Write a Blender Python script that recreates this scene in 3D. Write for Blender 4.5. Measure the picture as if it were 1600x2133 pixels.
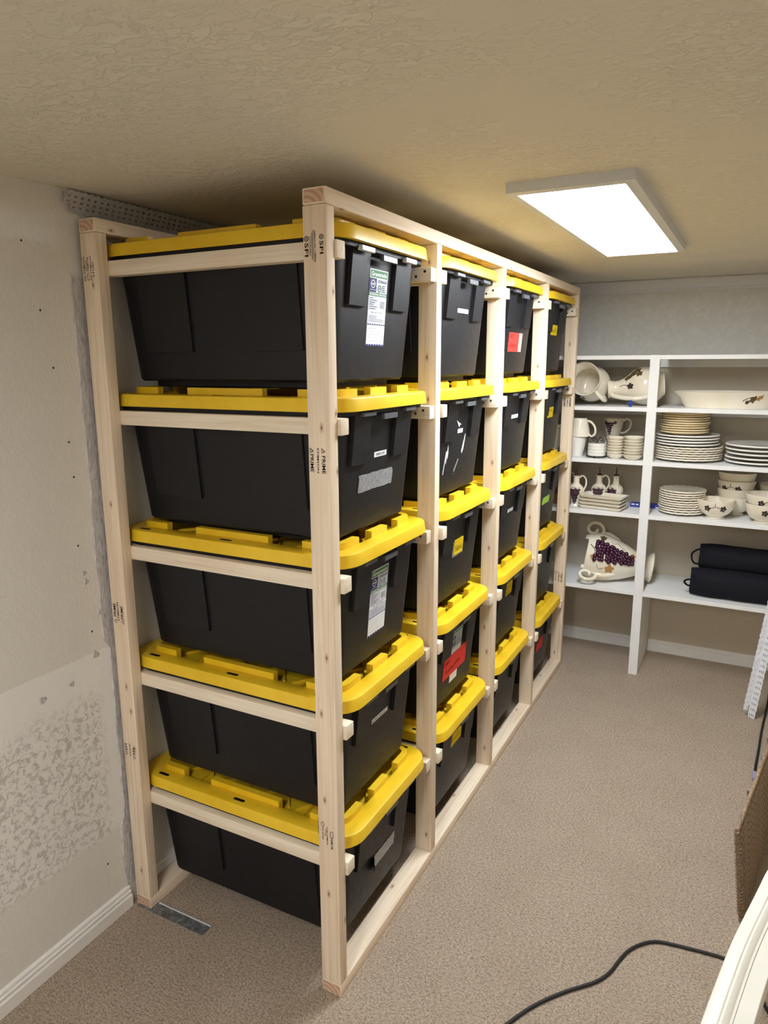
import bpy, bmesh, math, random
from mathutils import Vector, Matrix, noise

# ---------------------------------------------------------------- reset
for o in list(bpy.data.objects):
    bpy.data.objects.remove(o, do_unlink=True)
scene = bpy.context.scene
COL = scene.collection
I = 0.0254                       # everything below is written in inches
random.seed(7)
R_, PI = math.radians, math.pi

# ---------------------------------------------------------------- camera
cam_d = bpy.data.cameras.new('camera')
cam = bpy.data.objects.new('camera', cam_d)
COL.objects.link(cam)
yaw, pitch, roll = -0.48062, -0.20756, -0.00421
fw = Vector((math.sin(yaw) * math.cos(pitch), math.cos(yaw) * math.cos(pitch), math.sin(pitch)))
rt = Vector((math.cos(yaw), -math.sin(yaw), 0))
up = rt.cross(fw)
r2 = rt * math.cos(roll) + up * math.sin(roll)
u2 = -rt * math.sin(roll) + up * math.cos(roll)
mw = Matrix((r2, u2, -fw)).transposed().to_4x4()
mw.translation = Vector((35.796, -57.594, 70.628)) * I
cam.matrix_world = mw
cam_d.sensor_fit = 'HORIZONTAL'
cam_d.sensor_width = 36.0
cam_d.lens = 1479.0 / 1600.0 * 36.0
cam_d.clip_start = 0.02
scene.camera = cam

# ---------------------------------------------------------------- world and exposure
world = bpy.data.worlds.new('world')
scene.world = world
world.use_nodes = True
world.node_tree.nodes['Background'].inputs[0].default_value = (0.5, 0.48, 0.45, 1)
world.node_tree.nodes['Background'].inputs[1].default_value = 0.05
LAMP = 40.0        # emission of the panel in view
FILL_LAMP = 43.0       # emission of the unseen fill panel added behind the camera
scene.view_settings.view_transform = 'Standard'
scene.view_settings.look = 'None'
scene.view_settings.gamma = 1.0
scene.view_settings.use_curve_mapping = False
scene.view_settings.exposure = 0.0


# ---------------------------------------------------------------- material helpers
def srgb(r, g, b):
    def f(c):
        c /= 255.0
        return c / 12.92 if c <= 0.04045 else ((c + 0.055) / 1.055) ** 2.4
    return (f(r), f(g), f(b), 1.0)


class NT:
    def __init__(self, name, rough=0.5, spec=0.5, metal=0.0):
        self.m = bpy.data.materials.new(name)
        self.m.use_nodes = True
        self.t = self.m.node_tree
        self.b = self.t.nodes['Principled BSDF']
        self.b.inputs['Roughness'].default_value = rough
        self.b.inputs['Specular IOR Level'].default_value = spec
        self.b.inputs['Metallic'].default_value = metal
        tc = self.t.nodes.new('ShaderNodeTexCoord')
        self.obj = tc.outputs['Object']

    def L(self, a, b):
        self.t.links.new(a, b)

    def mapped(self, scale=(1, 1, 1), loc=(0, 0, 0)):
        n = self.t.nodes.new('ShaderNodeMapping')
        n.inputs['Scale'].default_value = scale
        n.inputs['Location'].default_value = loc
        self.L(self.obj, n.inputs['Vector'])
        return n.outputs[0]

    def noise(self, vec, scale, detail=3, rough=0.55, dist=0.0):
        n = self.t.nodes.new('ShaderNodeTexNoise')
        n.inputs['Scale'].default_value = scale
        n.inputs['Detail'].default_value = detail
        n.inputs['Roughness'].default_value = rough
        n.inputs['Distortion'].default_value = dist
        self.L(vec, n.inputs['Vector'])
        return n.outputs['Fac']

    def voronoi(self, vec, scale, rand=1.0):
        n = self.t.nodes.new('ShaderNodeTexVoronoi')
        n.inputs['Scale'].default_value = scale
        n.inputs['Randomness'].default_value = rand
        self.L(vec, n.inputs['Vector'])
        return n

    def ramp(self, fac, stops, interp='LINEAR'):
        n = self.t.nodes.new('ShaderNodeValToRGB')
        n.color_ramp.interpolation = interp
        el = n.color_ramp.elements
        while len(el) < len(stops):
            el.new(0.5)
        for e, (p, c) in zip(el, stops):
            e.position = p
            e.color = c if len(c) == 4 else (*c, 1)
        self.L(fac, n.inputs['Fac'])
        return n.outputs['Color']

    def mix(self, fac, a, b, mode='MIX'):
        n = self.t.nodes.new('ShaderNodeMix')
        n.data_type = 'RGBA'
        n.blend_type = mode
        for val, sock in ((fac, n.inputs['Factor']), (a, n.inputs['A']), (b, n.inputs['B'])):
            if isinstance(val, (int, float)):
                sock.default_value = val
            elif isinstance(val, tuple):
                sock.default_value = val
            else:
                self.L(val, sock)
        # colour sockets are the third set
        return n

    def mixc(self, fac, a, b, mode='MIX'):
        n = self.t.nodes.new('ShaderNodeMix')
        n.data_type = 'RGBA'
        n.blend_type = mode
        fs, as_, bs = n.inputs[0], n.inputs[6], n.inputs[7]
        for val, sock in ((fac, fs), (a, as_), (b, bs)):
            if isinstance(val, (int, float, tuple)):
                sock.default_value = val
            else:
                self.L(val, sock)
        return n.outputs[2]

    def math(self, op, a, b=0.0, c=0.0):
        n = self.t.nodes.new('ShaderNodeMath')
        n.operation = op
        for v, s in zip((a, b, c), n.inputs):
            if isinstance(v, (int, float)):
                s.default_value = v
            else:
                self.L(v, s)
        return n.outputs[0]

    def sep(self):
        n = self.t.nodes.new('ShaderNodeSeparateXYZ')
        self.L(self.obj, n.inputs[0])
        return n.outputs

    def step(self, v, a, b):
        n = self.t.nodes.new('ShaderNodeMapRange')
        n.interpolation_type = 'SMOOTHSTEP'
        self.L(v, n.inputs['Value'])
        n.inputs['From Min'].default_value = a
        n.inputs['From Max'].default_value = b
        return n.outputs[0]

    def color(self, c):
        if isinstance(c, tuple):
            self.b.inputs['Base Color'].default_value = c
        else:
            self.L(c, self.b.inputs['Base Color'])

    def bump(self, h, strength=0.3, dist=0.002):
        n = self.t.nodes.new('ShaderNodeBump')
        n.inputs['Strength'].default_value = strength
        n.inputs['Distance'].default_value = dist
        self.L(h, n.inputs['Height'])
        self.L(n.outputs[0], self.b.inputs['Normal'])


def plain(name, c, rough=0.5, spec=0.5, var=0.06, scale=60, bump=0.0, metal=0.0):
    n = NT(name, rough, spec, metal)
    v = n.noise(n.obj, scale, 3)
    dark = tuple(x * (1 - var) for x in c[:3]) + (1,)
    lite = tuple(min(1, x * (1 + var)) for x in c[:3]) + (1,)
    n.color(n.ramp(v, [(0.3, dark), (0.7, lite)]))
    if bump:
        n.bump(v, bump, 0.001)
    return n.m


def emis(name, c, s):
    m = bpy.data.materials.new(name)
    m.use_nodes = True
    t = m.node_tree
    t.nodes.remove(t.nodes['Principled BSDF'])
    e = t.nodes.new('ShaderNodeEmission')
    e.inputs[0].default_value = c
    e.inputs[1].default_value = s
    t.links.new(e.outputs[0], t.nodes['Material Output'].inputs[0])
    return m


MAT = {}


def wood(name, axis, a, b, knots=True, off=0.0):
    """pine: grain drawn out along one axis, sparse knots"""
    n = NT(name, 0.62, 0.3)
    sc = [26.0, 26.0, 26.0]
    sc[axis] = 1.1
    vec = n.mapped(tuple(sc), (off, off * 1.7, off * 0.6))
    g = n.noise(vec, 1.6, 4, 0.6, 0.6)
    col = n.ramp(g, [(0.25, b), (0.5, a), (0.75, tuple(min(1, x * 1.06) for x in a[:3]) + (1,))])
    fine = [150.0, 150.0, 150.0]
    fine[axis] = 5.0
    f = n.noise(n.mapped(tuple(fine)), 1.0, 2)
    col = n.mixc(0.16, col, n.ramp(f, [(0.3, (0.35, 0.24, 0.14, 1)), (0.6, (1, 1, 1, 1))]), 'MULTIPLY')
    broad = [4.0, 4.0, 4.0]
    broad[axis] = 1.2
    w = n.noise(n.mapped(tuple(broad), (off * 2, 1.3, 2.2)), 1.0, 2)
    col = n.mixc(n.math('MULTIPLY', n.step(w, 0.45, 0.75), 0.35), col, srgb(222, 194, 168), 'MIX')
    if knots:
        xyz = n.sep()
        o1, o2 = [i for i in range(3) if i != axis]
        uu = n.math('MULTIPLY', n.math('ADD', n.math('MULTIPLY', xyz[o1], 1.0), n.math('MULTIPLY', xyz[o2], 0.83)), 15.0)
        vv = n.math('MULTIPLY', xyz[axis], 6.5)
        cmb = n.t.nodes.new('ShaderNodeCombineXYZ')
        n.L(uu, cmb.inputs[0])
        n.L(vv, cmb.inputs[1])
        cmb.inputs[2].default_value = off
        kv = n.t.nodes.new('ShaderNodeTexVoronoi')
        kv.voronoi_dimensions = '2D'
        kv.inputs['Scale'].default_value = 1.0
        n.L(cmb.outputs[0], kv.inputs['Vector'])
        d = kv.outputs['Distance']
        gate = n.t.nodes.new('ShaderNodeSeparateColor')
        n.L(kv.outputs['Color'], gate.inputs[0])
        on = n.step(gate.outputs[0], 0.60, 0.62)
        ring = n.math('MULTIPLY', n.math('SUBTRACT', 1.0, n.step(d, 0.02, 0.13)), on)
        col = n.mixc(n.math('MULTIPLY', ring, 0.55), col, srgb(150, 98, 60))
        core = n.math('MULTIPLY', n.math('SUBTRACT', 1.0, n.step(d, 0.01, 0.042)), on)
        col = n.mixc(n.math('MULTIPLY', core, 0.85), col, srgb(70, 40, 24))
    n.color(col)
    n.bump(f, 0.12, 0.0008)
    return n.m


def build_materials():
    A, B = srgb(238, 221, 197), srgb(220, 194, 163)
    MAT['woodx'] = wood('pine_along_x', 0, srgb(240, 228, 207), srgb(228, 208, 180), False, 0.3)
    MAT['woody'] = wood('pine_along_y', 1, A, B, True, 1.9)
    MAT['woodz'] = wood('pine_along_z', 2, A, B, True, 0.7)
    MAT['woodend'] = plain('pine_end_grain', srgb(214, 180, 150), 0.7, 0.2, 0.14, 220)
    n = NT('pine_end_rings', 0.75, 0.2)
    w = n.t.nodes.new('ShaderNodeTexWave')
    w.wave_type = 'RINGS'
    w.rings_direction = 'Y'
    w.inputs['Scale'].default_value = 22.0
    w.inputs['Distortion'].default_value = 1.2
    n.L(n.mapped((1, 1, 1), (0.02, 0, 0.03)), w.inputs['Vector'])
    n.color(n.ramp(w.outputs['Fac'], [(0.2, srgb(190, 154, 130)), (0.8, srgb(214, 182, 156))]))
    MAT['endrings'] = n.m
    MAT['screw'] = plain('dark_screw', srgb(38, 34, 30), 0.5, 0.5)
    MAT['ink'] = plain('black_ink', srgb(34, 30, 36), 0.8, 0.1)
    # black plastic
    n = NT('black_plastic', 0.5, 0.38)
    v = n.noise(n.obj, 40, 5, 0.7)
    w = n.noise(n.mapped((3, 3, 9)), 7, 4, 0.7)
    col = n.ramp(w, [(0.35, srgb(13, 13, 18)), (0.68, srgb(21, 21, 27))])
    s = n.noise(n.mapped((26, 26, 7), (0.4, 0.1, 0)), 6, 5, 0.8)
    z = n.sep()[2]
    low = n.math('SUBTRACT', 1.0, n.step(z, -13.2 * I, -9.0 * I))
    scuff = n.math('MULTIPLY', n.step(s, 0.66, 0.80), n.math('ADD', 0.10, n.math('MULTIPLY', low, 0.45)))
    col = n.mixc(scuff, col, srgb(150, 148, 142))
    n.color(col)
    n.L(n.ramp(v, [(0.3, (0.44, 0.44, 0.44, 1)), (0.7, (0.54, 0.54, 0.54, 1))]), n.b.inputs['Roughness'])
    MAT['bin'] = n.m
    MAT['tab'] = plain('grey_plastic_tab', srgb(88, 92, 98), 0.35, 0.5)
    MAT['tab_label'] = plain('pale_tab_label', srgb(205, 208, 212), 0.4, 0.5)
    n = NT('yellow_plastic', 0.36, 0.5)
    v = n.noise(n.obj, 9, 4, 0.6)
    n.color(n.ramp(v, [(0.3, srgb(228, 186, 26)), (0.7, srgb(240, 202, 48))]))
    MAT['lid'] = n.m
    MAT['slot'] = plain('dark_slot', srgb(14, 13, 12), 0.8, 0.1)
    # stickers
    MAT['paper'] = plain('white_sticker', srgb(238, 240, 244), 0.45, 0.4, 0.02)
    MAT['green'] = plain('print_green', srgb(64, 128, 84), 0.5, 0.3, 0.03)
    MAT['navy'] = plain('print_navy', srgb(30, 34, 104), 0.5, 0.3, 0.03)
    MAT['grey_print'] = plain('print_grey', srgb(96, 100, 112), 0.6, 0.2, 0.03)
    MAT['pale'] = plain('sticker_pale_grey', srgb(205, 208, 222), 0.5, 0.3, 0.02)
    MAT['red_note'] = plain('red_note_paper', srgb(226, 62, 56), 0.7, 0.2, 0.03)
    MAT['pink_note'] = plain('pink_note_edge', srgb(250, 160, 156), 0.7, 0.2, 0.03)
    MAT['yel_note'] = plain('yellow_note_paper', srgb(232, 200, 22), 0.7, 0.2, 0.03)
    MAT['grn_note'] = plain('green_note_paper', srgb(172, 222, 92), 0.7, 0.2, 0.05)
    MAT['pencil'] = plain('note_writing', srgb(96, 44, 30), 0.8, 0.1)
    MAT['pencil_y'] = plain('note_writing_on_yellow', srgb(150, 116, 10), 0.8, 0.1)
    n = NT('duct_tape', 0.35, 0.6, 0.35)
    v = n.noise(n.mapped((1, 30, 8)), 9, 4, 0.7)
    n.color(n.ramp(v, [(0.35, srgb(132, 138, 146)), (0.65, srgb(186, 190, 196))]))
    n.bump(v, 0.5, 0.002)
    MAT['tape'] = n.m
    MAT['scrape'] = plain('white_paint_scrape', srgb(226, 230, 236), 0.6, 0.3)
    # setting
    n = NT('ceiling_paint', 0.75, 0.2)
    k = n.noise(n.mapped((1, 1.6, 1)), 26, 5, 0.62, 0.7)
    k2 = n.noise(n.obj, 3.2, 3, 0.6)
    isl = n.step(k, 0.47, 0.56)
    hh = n.math('MULTIPLY', isl, n.step(k2, 0.3, 0.62))
    n.color(n.mixc(n.math('MULTIPLY', hh, 0.35), srgb(224, 218, 204), srgb(236, 232, 221)))
    fine = n.noise(n.obj, 190, 3)
    n.bump(n.math('ADD', hh, n.math('MULTIPLY', fine, 0.12)), 0.55, 0.004)
    MAT['ceiling'] = n.m

    n = NT('left_wall_paint', 0.72, 0.2)
    x, y, z = n.sep()
    k = n.noise(n.mapped((1, 1.5, 1)), 60, 5, 0.65, 0.2)
    isl = n.step(k, 0.46, 0.58)
    paint = n.mixc(n.math('MULTIPLY', isl, 0.2), srgb(226, 223, 216), srgb(236, 234, 228))
    m1 = n.noise(n.mapped((1, 1, 1), (3, 1, 2)), 52, 7, 0.78, 0.5)
    mott = n.step(m1, 0.49, 0.56)
    plaster = n.mixc(mott, srgb(238, 236, 233), srgb(200, 197, 191))
    # the flat float coat is whiter near its top edge
    wob = n.math('MULTIPLY', n.math('SUBTRACT', n.noise(n.obj, 6, 4), 0.5), 5 * I)
    top_coat = n.step(n.math('ADD', z, wob), 29 * I, 33 * I)
    plaster = n.mixc(top_coat, plaster, srgb(240, 239, 236))
    edge_y = n.step(n.math('ADD', y, n.math('MULTIPLY', wob, 0.4)), -3.4 * I, -1.2 * I)
    plaster = n.mixc(edge_y, plaster, srgb(236, 235, 233))
    zz = n.math('ADD', z, n.math('MULTIPLY', wob, 0.12))
    below = n.math('SUBTRACT', 1.0, n.step(zz, 36.3 * I, 36.5 * I))
    above = n.step(n.math('ADD', z, n.math('MULTIPLY', wob, 0.5)), 11.2 * I, 12.6 * I)
    band = n.math('MULTIPLY', below, above)
    band = n.math('MULTIPLY', band, n.math('SUBTRACT', 1.0, n.step(y, 2 * I, 4 * I)))
    col = n.mixc(band, paint, plaster)
    n.color(col)
    hgt = n.math('ADD', n.math('MULTIPLY', isl, n.math('SUBTRACT', 1.0, band)), n.math('MULTIPLY', mott, n.math('MULTIPLY', band, -0.6)))
    n.bump(n.math('ADD', hgt, n.math('MULTIPLY', n.noise(n.obj, 260, 3), 0.5)), 0.32, 0.002)
    MAT['wall_left'] = n.m

    n = NT('back_wall_paint', 0.72, 0.2)
    x, y, z = n.sep()
    k = n.noise(n.obj, 30, 5, 0.6, 0.5)
    isl = n.step(k, 0.46, 0.58)
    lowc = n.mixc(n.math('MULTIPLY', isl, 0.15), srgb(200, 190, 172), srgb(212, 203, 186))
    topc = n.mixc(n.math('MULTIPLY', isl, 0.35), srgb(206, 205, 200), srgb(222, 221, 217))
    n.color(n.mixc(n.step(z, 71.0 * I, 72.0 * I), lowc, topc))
    n.bump(isl, 0.25, 0.003)
    MAT['wall_back'] = n.m
    MAT['wall_far'] = plain('room_wall_paint', srgb(206, 196, 178), 0.75, 0.2, 0.03, 20)
    MAT['white_paint'] = plain('white_gloss_paint', srgb(236, 234, 230), 0.35, 0.5, 0.02, 14)
    MAT['shelf_paint'] = plain('white_shelf_paint', srgb(238, 238, 238), 0.4, 0.45, 0.025, 10)
    MAT['rail_paint'] = plain('ivory_gloss_paint', srgb(240, 238, 228), 0.28, 0.5, 0.02, 10)
    n = NT('raw_plaster', 0.9, 0.1)
    v = n.noise(n.mapped((1, 3, 1)), 30, 5, 0.7, 0.6)
    n.color(n.ramp(v, [(0.3, srgb(168, 164, 166)), (0.6, srgb(214, 211, 210))]))
    n.bump(v, 0.9, 0.005)
    MAT['plaster'] = n.m

    n = NT('carpet_pile', 0.95, 0.05)
    a1 = n.noise(n.obj, 230, 4, 0.8)
    a2 = n.noise(n.mapped((1, 1.5, 1)), 110, 4, 0.8, 0.3)
    a3 = n.noise(n.obj, 5, 3)
    c = n.ramp(a1, [(0.36, srgb(96, 82, 72)), (0.46, srgb(188, 168, 147)), (0.64, srgb(242, 226, 203))])
    c = n.mixc(0.55, c, n.ramp(a2, [(0.38, srgb(121, 103, 89)), (0.58, srgb(231, 212, 190))]))
    c = n.mixc(n.math('MULTIPLY', n.step(a3, 0.35, 0.7), 0.12), c, srgb(150, 124, 104))
    n.color(c)
    n.bump(n.math('ADD', a1, n.math('MULTIPLY', a2, 1.2)), 0.9, 0.006)
    MAT['carpet'] = n.m

    MAT['frame_white'] = plain('lamp_frame_white', srgb(214, 216, 220), 0.45, 0.4, 0.02)
    MAT['vinyl'] = plain('pale_grey_vinyl', srgb(182, 182, 182), 0.5, 0.4, 0.03)
    MAT['vinyl_white'] = plain('white_vinyl', srgb(222, 224, 230), 0.45, 0.4, 0.03)
    n = NT('worn_steel', 0.45, 0.5, 0.6)
    v = n.noise(n.obj, 45, 5, 0.7)
    n.color(n.ramp(v, [(0.4, srgb(112, 114, 116)), (0.62, srgb(160, 162, 164)), (0.7, srgb(220, 220, 218))]))
    MAT['steel'] = n.m
    MAT['cord'] = plain('black_rubber', srgb(30, 28, 30), 0.5, 0.4)
    # crockery
    n = NT('cream_glaze', 0.12, 0.5)
    v = n.noise(n.obj, 9, 3)
    n.color(n.ramp(v, [(0.35, srgb(236, 226, 204)), (0.65, srgb(243, 236, 220))]))
    MAT['cream'] = n.m
    MAT['cream_white'] = plain('white_glaze', srgb(244, 241, 234), 0.12, 0.5, 0.01)
    MAT['amber'] = plain('amber_glaze', srgb(228, 208, 166), 0.14, 0.5, 0.03)
    MAT['grape'] = plain('grape_glaze', srgb(62, 22, 48), 0.15, 0.6, 0.2, 90)
    MAT['leaf'] = plain('olive_leaf_glaze', srgb(92, 78, 44), 0.3, 0.4, 0.3, 160)
    MAT['leaf_tan'] = plain('tan_leaf_glaze', srgb(186, 140, 82), 0.3, 0.4, 0.3, 160)
    MAT['petal'] = plain('dark_petal_glaze', srgb(58, 52, 50), 0.3, 0.4, 0.2, 160)
    MAT['vine'] = plain('vine_line', srgb(66, 50, 40), 0.4, 0.3)
    MAT['iron'] = plain('dark_wire', srgb(40, 34, 32), 0.45, 0.5, 0.1, 80, 0, 0.5)
    MAT['spout'] = plain('brown_metal_spout', srgb(92, 60, 50), 0.35, 0.5, 0.1, 80, 0, 0.4)
    n = NT('black_canvas', 0.85, 0.2)
    v = n.noise(n.obj, 420, 2)
    n.color(n.ramp(v, [(0.3, srgb(16, 16, 22)), (0.7, srgb(34, 34, 42))]))
    n.bump(n.math('ADD', v, n.math('MULTIPLY', n.noise(n.obj, 26, 4), 3.0)), 0.35, 0.004)
    MAT['canvas'] = n.m
    MAT['strap'] = plain('black_webbing', srgb(20, 20, 24), 0.8, 0.2)
    MAT['blue'] = plain('blue_plastic', srgb(34, 66, 168), 0.4, 0.5)
    MAT['blue_pack'] = plain('blue_packet', srgb(46, 64, 150), 0.4, 0.4, 0.15, 60)
    MAT['tan_card'] = plain('tan_cardboard', srgb(168, 128, 92), 0.8, 0.2)
    n = NT('brown_rattan', 0.55, 0.35)
    v = n.noise(n.mapped((3, 1, 6)), 60, 4, 0.7)
    n.color(n.ramp(v, [(0.3, srgb(60, 46, 36)), (0.5, srgb(140, 116, 92)), (0.72, srgb(190, 168, 140))]))
    n.bump(v, 0.4, 0.001)
    MAT['rattan'] = n.m
    MAT['mauve'] = plain('mauve_plastic', srgb(150, 146, 176), 0.5, 0.4)


build_materials()
MAT['lamp'] = emis('lit_diffuser', (0.92, 0.965, 1.0, 1), LAMP)
MAT['fill_lamp'] = emis('fill_diffuser', (0.965, 0.98, 1.0, 1), FILL_LAMP)


# ---------------------------------------------------------------- mesh helpers (inches)
class MB:
    def __init__(self):
        self.v, self.f = [], []

    def add(self, vs, fs):
        k = len(self.v)
        self.v += [tuple(p) for p in vs]
        self.f += [tuple(i + k for i in f) for f in fs]
        return self

    def box(self, x0, x1, y0, y1, z0, z1, M=None):
        vs = [Vector((x, y, z)) for z in (z0, z1) for y in (y0, y1) for x in (x0, x1)]
        if M:
            vs = [M @ p for p in vs]
        return self.add(vs, [(0, 2, 3, 1), (4, 5, 7, 6), (0, 1, 5, 4), (2, 6, 7, 3), (0, 4, 6, 2), (1, 3, 7, 5)])

    def hexa(self, a):
        """eight points: bottom four (ccw), top four"""
        return self.add(a, [(3, 2, 1, 0), (4, 5, 6, 7), (0, 1, 5, 4), (1, 2, 6, 5), (2, 3, 7, 6), (3, 0, 4, 7)])

    def loft(self, rings, cap0=True, cap1=True, M=None):
        n = len(rings[0])
        vs = [Vector(p) for r in rings for p in r]
        if M:
            vs = [M @ p for p in vs]
        fs = []
        for i in range(len(rings) - 1):
            for j in range(n):
                k = (j + 1) % n
                fs.append((i * n + j, i * n + k, (i + 1) * n + k, (i + 1) * n + j))
        if cap0:
            fs.append(tuple(range(n - 1, -1, -1)))
        if cap1:
            b = (len(rings) - 1) * n
            fs.append(tuple(range(b, b + n)))
        return self.add(vs, fs)

    def lathe(self, prof, segs=32, M=None, scal=None):
        """profile of (r, z) from the centre bottom round to the centre top"""
        vs, fs, idx = [], [], []
        for r, z in prof:
            if r < 1e-6:
                idx.append([len(vs)] * segs)
                vs.append(Vector((0, 0, z)))
            else:
                row = []
                for s in range(segs):
                    a = 2 * PI * s / segs
                    rr, zz = r, z
                    if scal:
                        rr, zz = scal(r, z, a)
                    row.append(len(vs))
                    vs.append(Vector((rr * math.cos(a), rr * math.sin(a), zz)))
                idx.append(row)
        for i in range(len(prof) - 1):
            for s in range(segs):
                t = (s + 1) % segs
                q = [idx[i][s], idx[i][t], idx[i + 1][t], idx[i + 1][s]]
                q2 = []
                for x in q:
                    if x not in q2:
                        q2.append(x)
                if len(q2) > 2:
                    fs.append(tuple(q2))
        if M:
            vs = [M @ p for p in vs]
        return self.add(vs, fs)

    def tube(self, path, r, segs=8, closed=False):
        P = [Vector(p) for p in path]
        n = len(P)
        rad = r if isinstance(r, (list, tuple)) else [r] * n
        prev = None
        rings = []
        for i in range(n):
            a = P[i - 1] if (i > 0 or closed) else P[i]
            b = P[(i + 1) % n] if (i < n - 1 or closed) else P[i]
            t = (b - a).normalized()
            if prev is None:
                ref = Vector((0, 0, 1)) if abs(t.z) < 0.9 else Vector((1, 0, 0))
                u = t.cross(ref).normalized()
            else:
                u = (prev - t * prev.dot(t))
                u = u.normalized() if u.length > 1e-6 else t.orthogonal().normalized()
            prev = u
            w = t.cross(u)
            rings.append([P[i] + (u * math.cos(2 * PI * k / segs) + w * math.sin(2 * PI * k / segs)) * rad[i] for k in range(segs)])
        if closed:
            rings.append(rings[0])
            return self.loft(rings, False, False)
        return self.loft(rings)

    def ball(self, c, r, segs=8, rings=5, M=None):
        prof = [(r[0] * math.sin(PI * k / rings) if k not in (0, rings) else 0, -r[2] * math.cos(PI * k / rings)) for k in range(rings + 1)]
        T = Matrix.Translation(c)
        return self.lathe(prof, segs, (M or Matrix()) @ T if M else T)


def rrect(hx, hy, r, z, n=5, cx=0, cy=0):
    pts = []
    for (sx, sy, a0) in ((1, 1, 0), (-1, 1, 90), (-1, -1, 180), (1, -1, 270)):
        for k in range(n + 1):
            a = R_(a0 + 90 * k / n)
            pts.append((cx + sx * (hx - r) + r * math.cos(a), cy + sy * (hy - r) + r * math.sin(a), z))
    return pts


def spline(pts, n=8):
    P = [Vector(p) for p in pts]
    P = [P[0] * 2 - P[1]] + P + [P[-1] * 2 - P[-2]]
    out = []
    for i in range(1, len(P) - 2):
        for k in range(n):
            t = k / n
            a, b, c, d = P[i - 1], P[i], P[i + 1], P[i + 2]
            out.append(0.5 * ((2 * b) + (c - a) * t + (2 * a - 5 * b + 4 * c - d) * t * t + (3 * b - a - 3 * c + d) * t ** 3))
    out.append(P[-2])
    return out


def mesh(name, mb, mat, smooth=None, bevel=0.0, bseg=2, weld=True):
    me = bpy.data.meshes.new(name)
    me.from_pydata([(x * I, y * I, z * I) for x, y, z in mb.v], [], mb.f)
    bm = bmesh.new()
    bm.from_mesh(me)
    if bevel:
        ed = [e for e in bm.edges if len(e.link_faces) == 2 and e.calc_face_angle(0) > 0.9]
        bmesh.ops.bevel(bm, geom=ed, offset=bevel * I, segments=bseg, affect='EDGES', profile=0.6)
    bmesh.ops.recalc_face_normals(bm, faces=bm.faces)
    bm.to_mesh(me)
    bm.free()
    me.materials.append(MAT[mat])
    if smooth is not None:
        me.shade_smooth()
        me.set_sharp_from_angle(angle=R_(smooth))
    me.update()
    return me


def put(name, me, parent=None, loc=(0, 0, 0), rot=(0, 0, 0), label=None, cat=None, group=None, kind=None):
    o = bpy.data.objects.new(name, me)
    COL.objects.link(o)
    o.location = Vector(loc) * I
    o.rotation_euler = rot
    o.parent = parent
    tag(o, label, cat, group, kind)
    return o


def tag(o, label=None, cat=None, group=None, kind=None):
    if label:
        o['label'] = label
    if cat:
        o['category'] = cat
    if group:
        o['group'] = group
    if kind:
        o['kind'] = kind


def obj(name, mb, mat, parent=None, smooth=None, bevel=0.0, bseg=2, **k):
    return put(name, mesh(name, mb, mat, smooth, bevel, bseg), parent, **k)


def thing(name, label, cat, loc=(0, 0, 0), rot=(0, 0, 0), group=None):
    o = put(name, None, None, loc, rot, label, cat, group)
    o.empty_display_size = 0.05
    return o


_T = {}


def text_geo(s):
    if s not in _T:
        cu = bpy.data.curves.new('t', 'FONT')
        cu.body = s
        cu.resolution_u = 2
        cu.offset = 0.018
        ob = bpy.data.objects.new('t', cu)
        COL.objects.link(ob)
        dg = bpy.context.evaluated_depsgraph_get()
        dg.update()
        me = bpy.data.meshes.new_from_object(ob.evaluated_get(dg))
        vs = [(v.co.x, v.co.y) for v in me.vertices]
        fs = [tuple(p.vertices) for p in me.polygons]
        bpy.data.objects.remove(ob)
        bpy.data.curves.remove(cu)
        bpy.data.meshes.remove(me)
        x0, x1 = min(v[0] for v in vs), max(v[0] for v in vs)
        y0, y1 = min(v[1] for v in vs), max(v[1] for v in vs)
        _T[s] = ([((x - x0) / (x1 - x0), (y - y0) / (y1 - y0)) for x, y in vs], fs)
    return _T[s]


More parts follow.
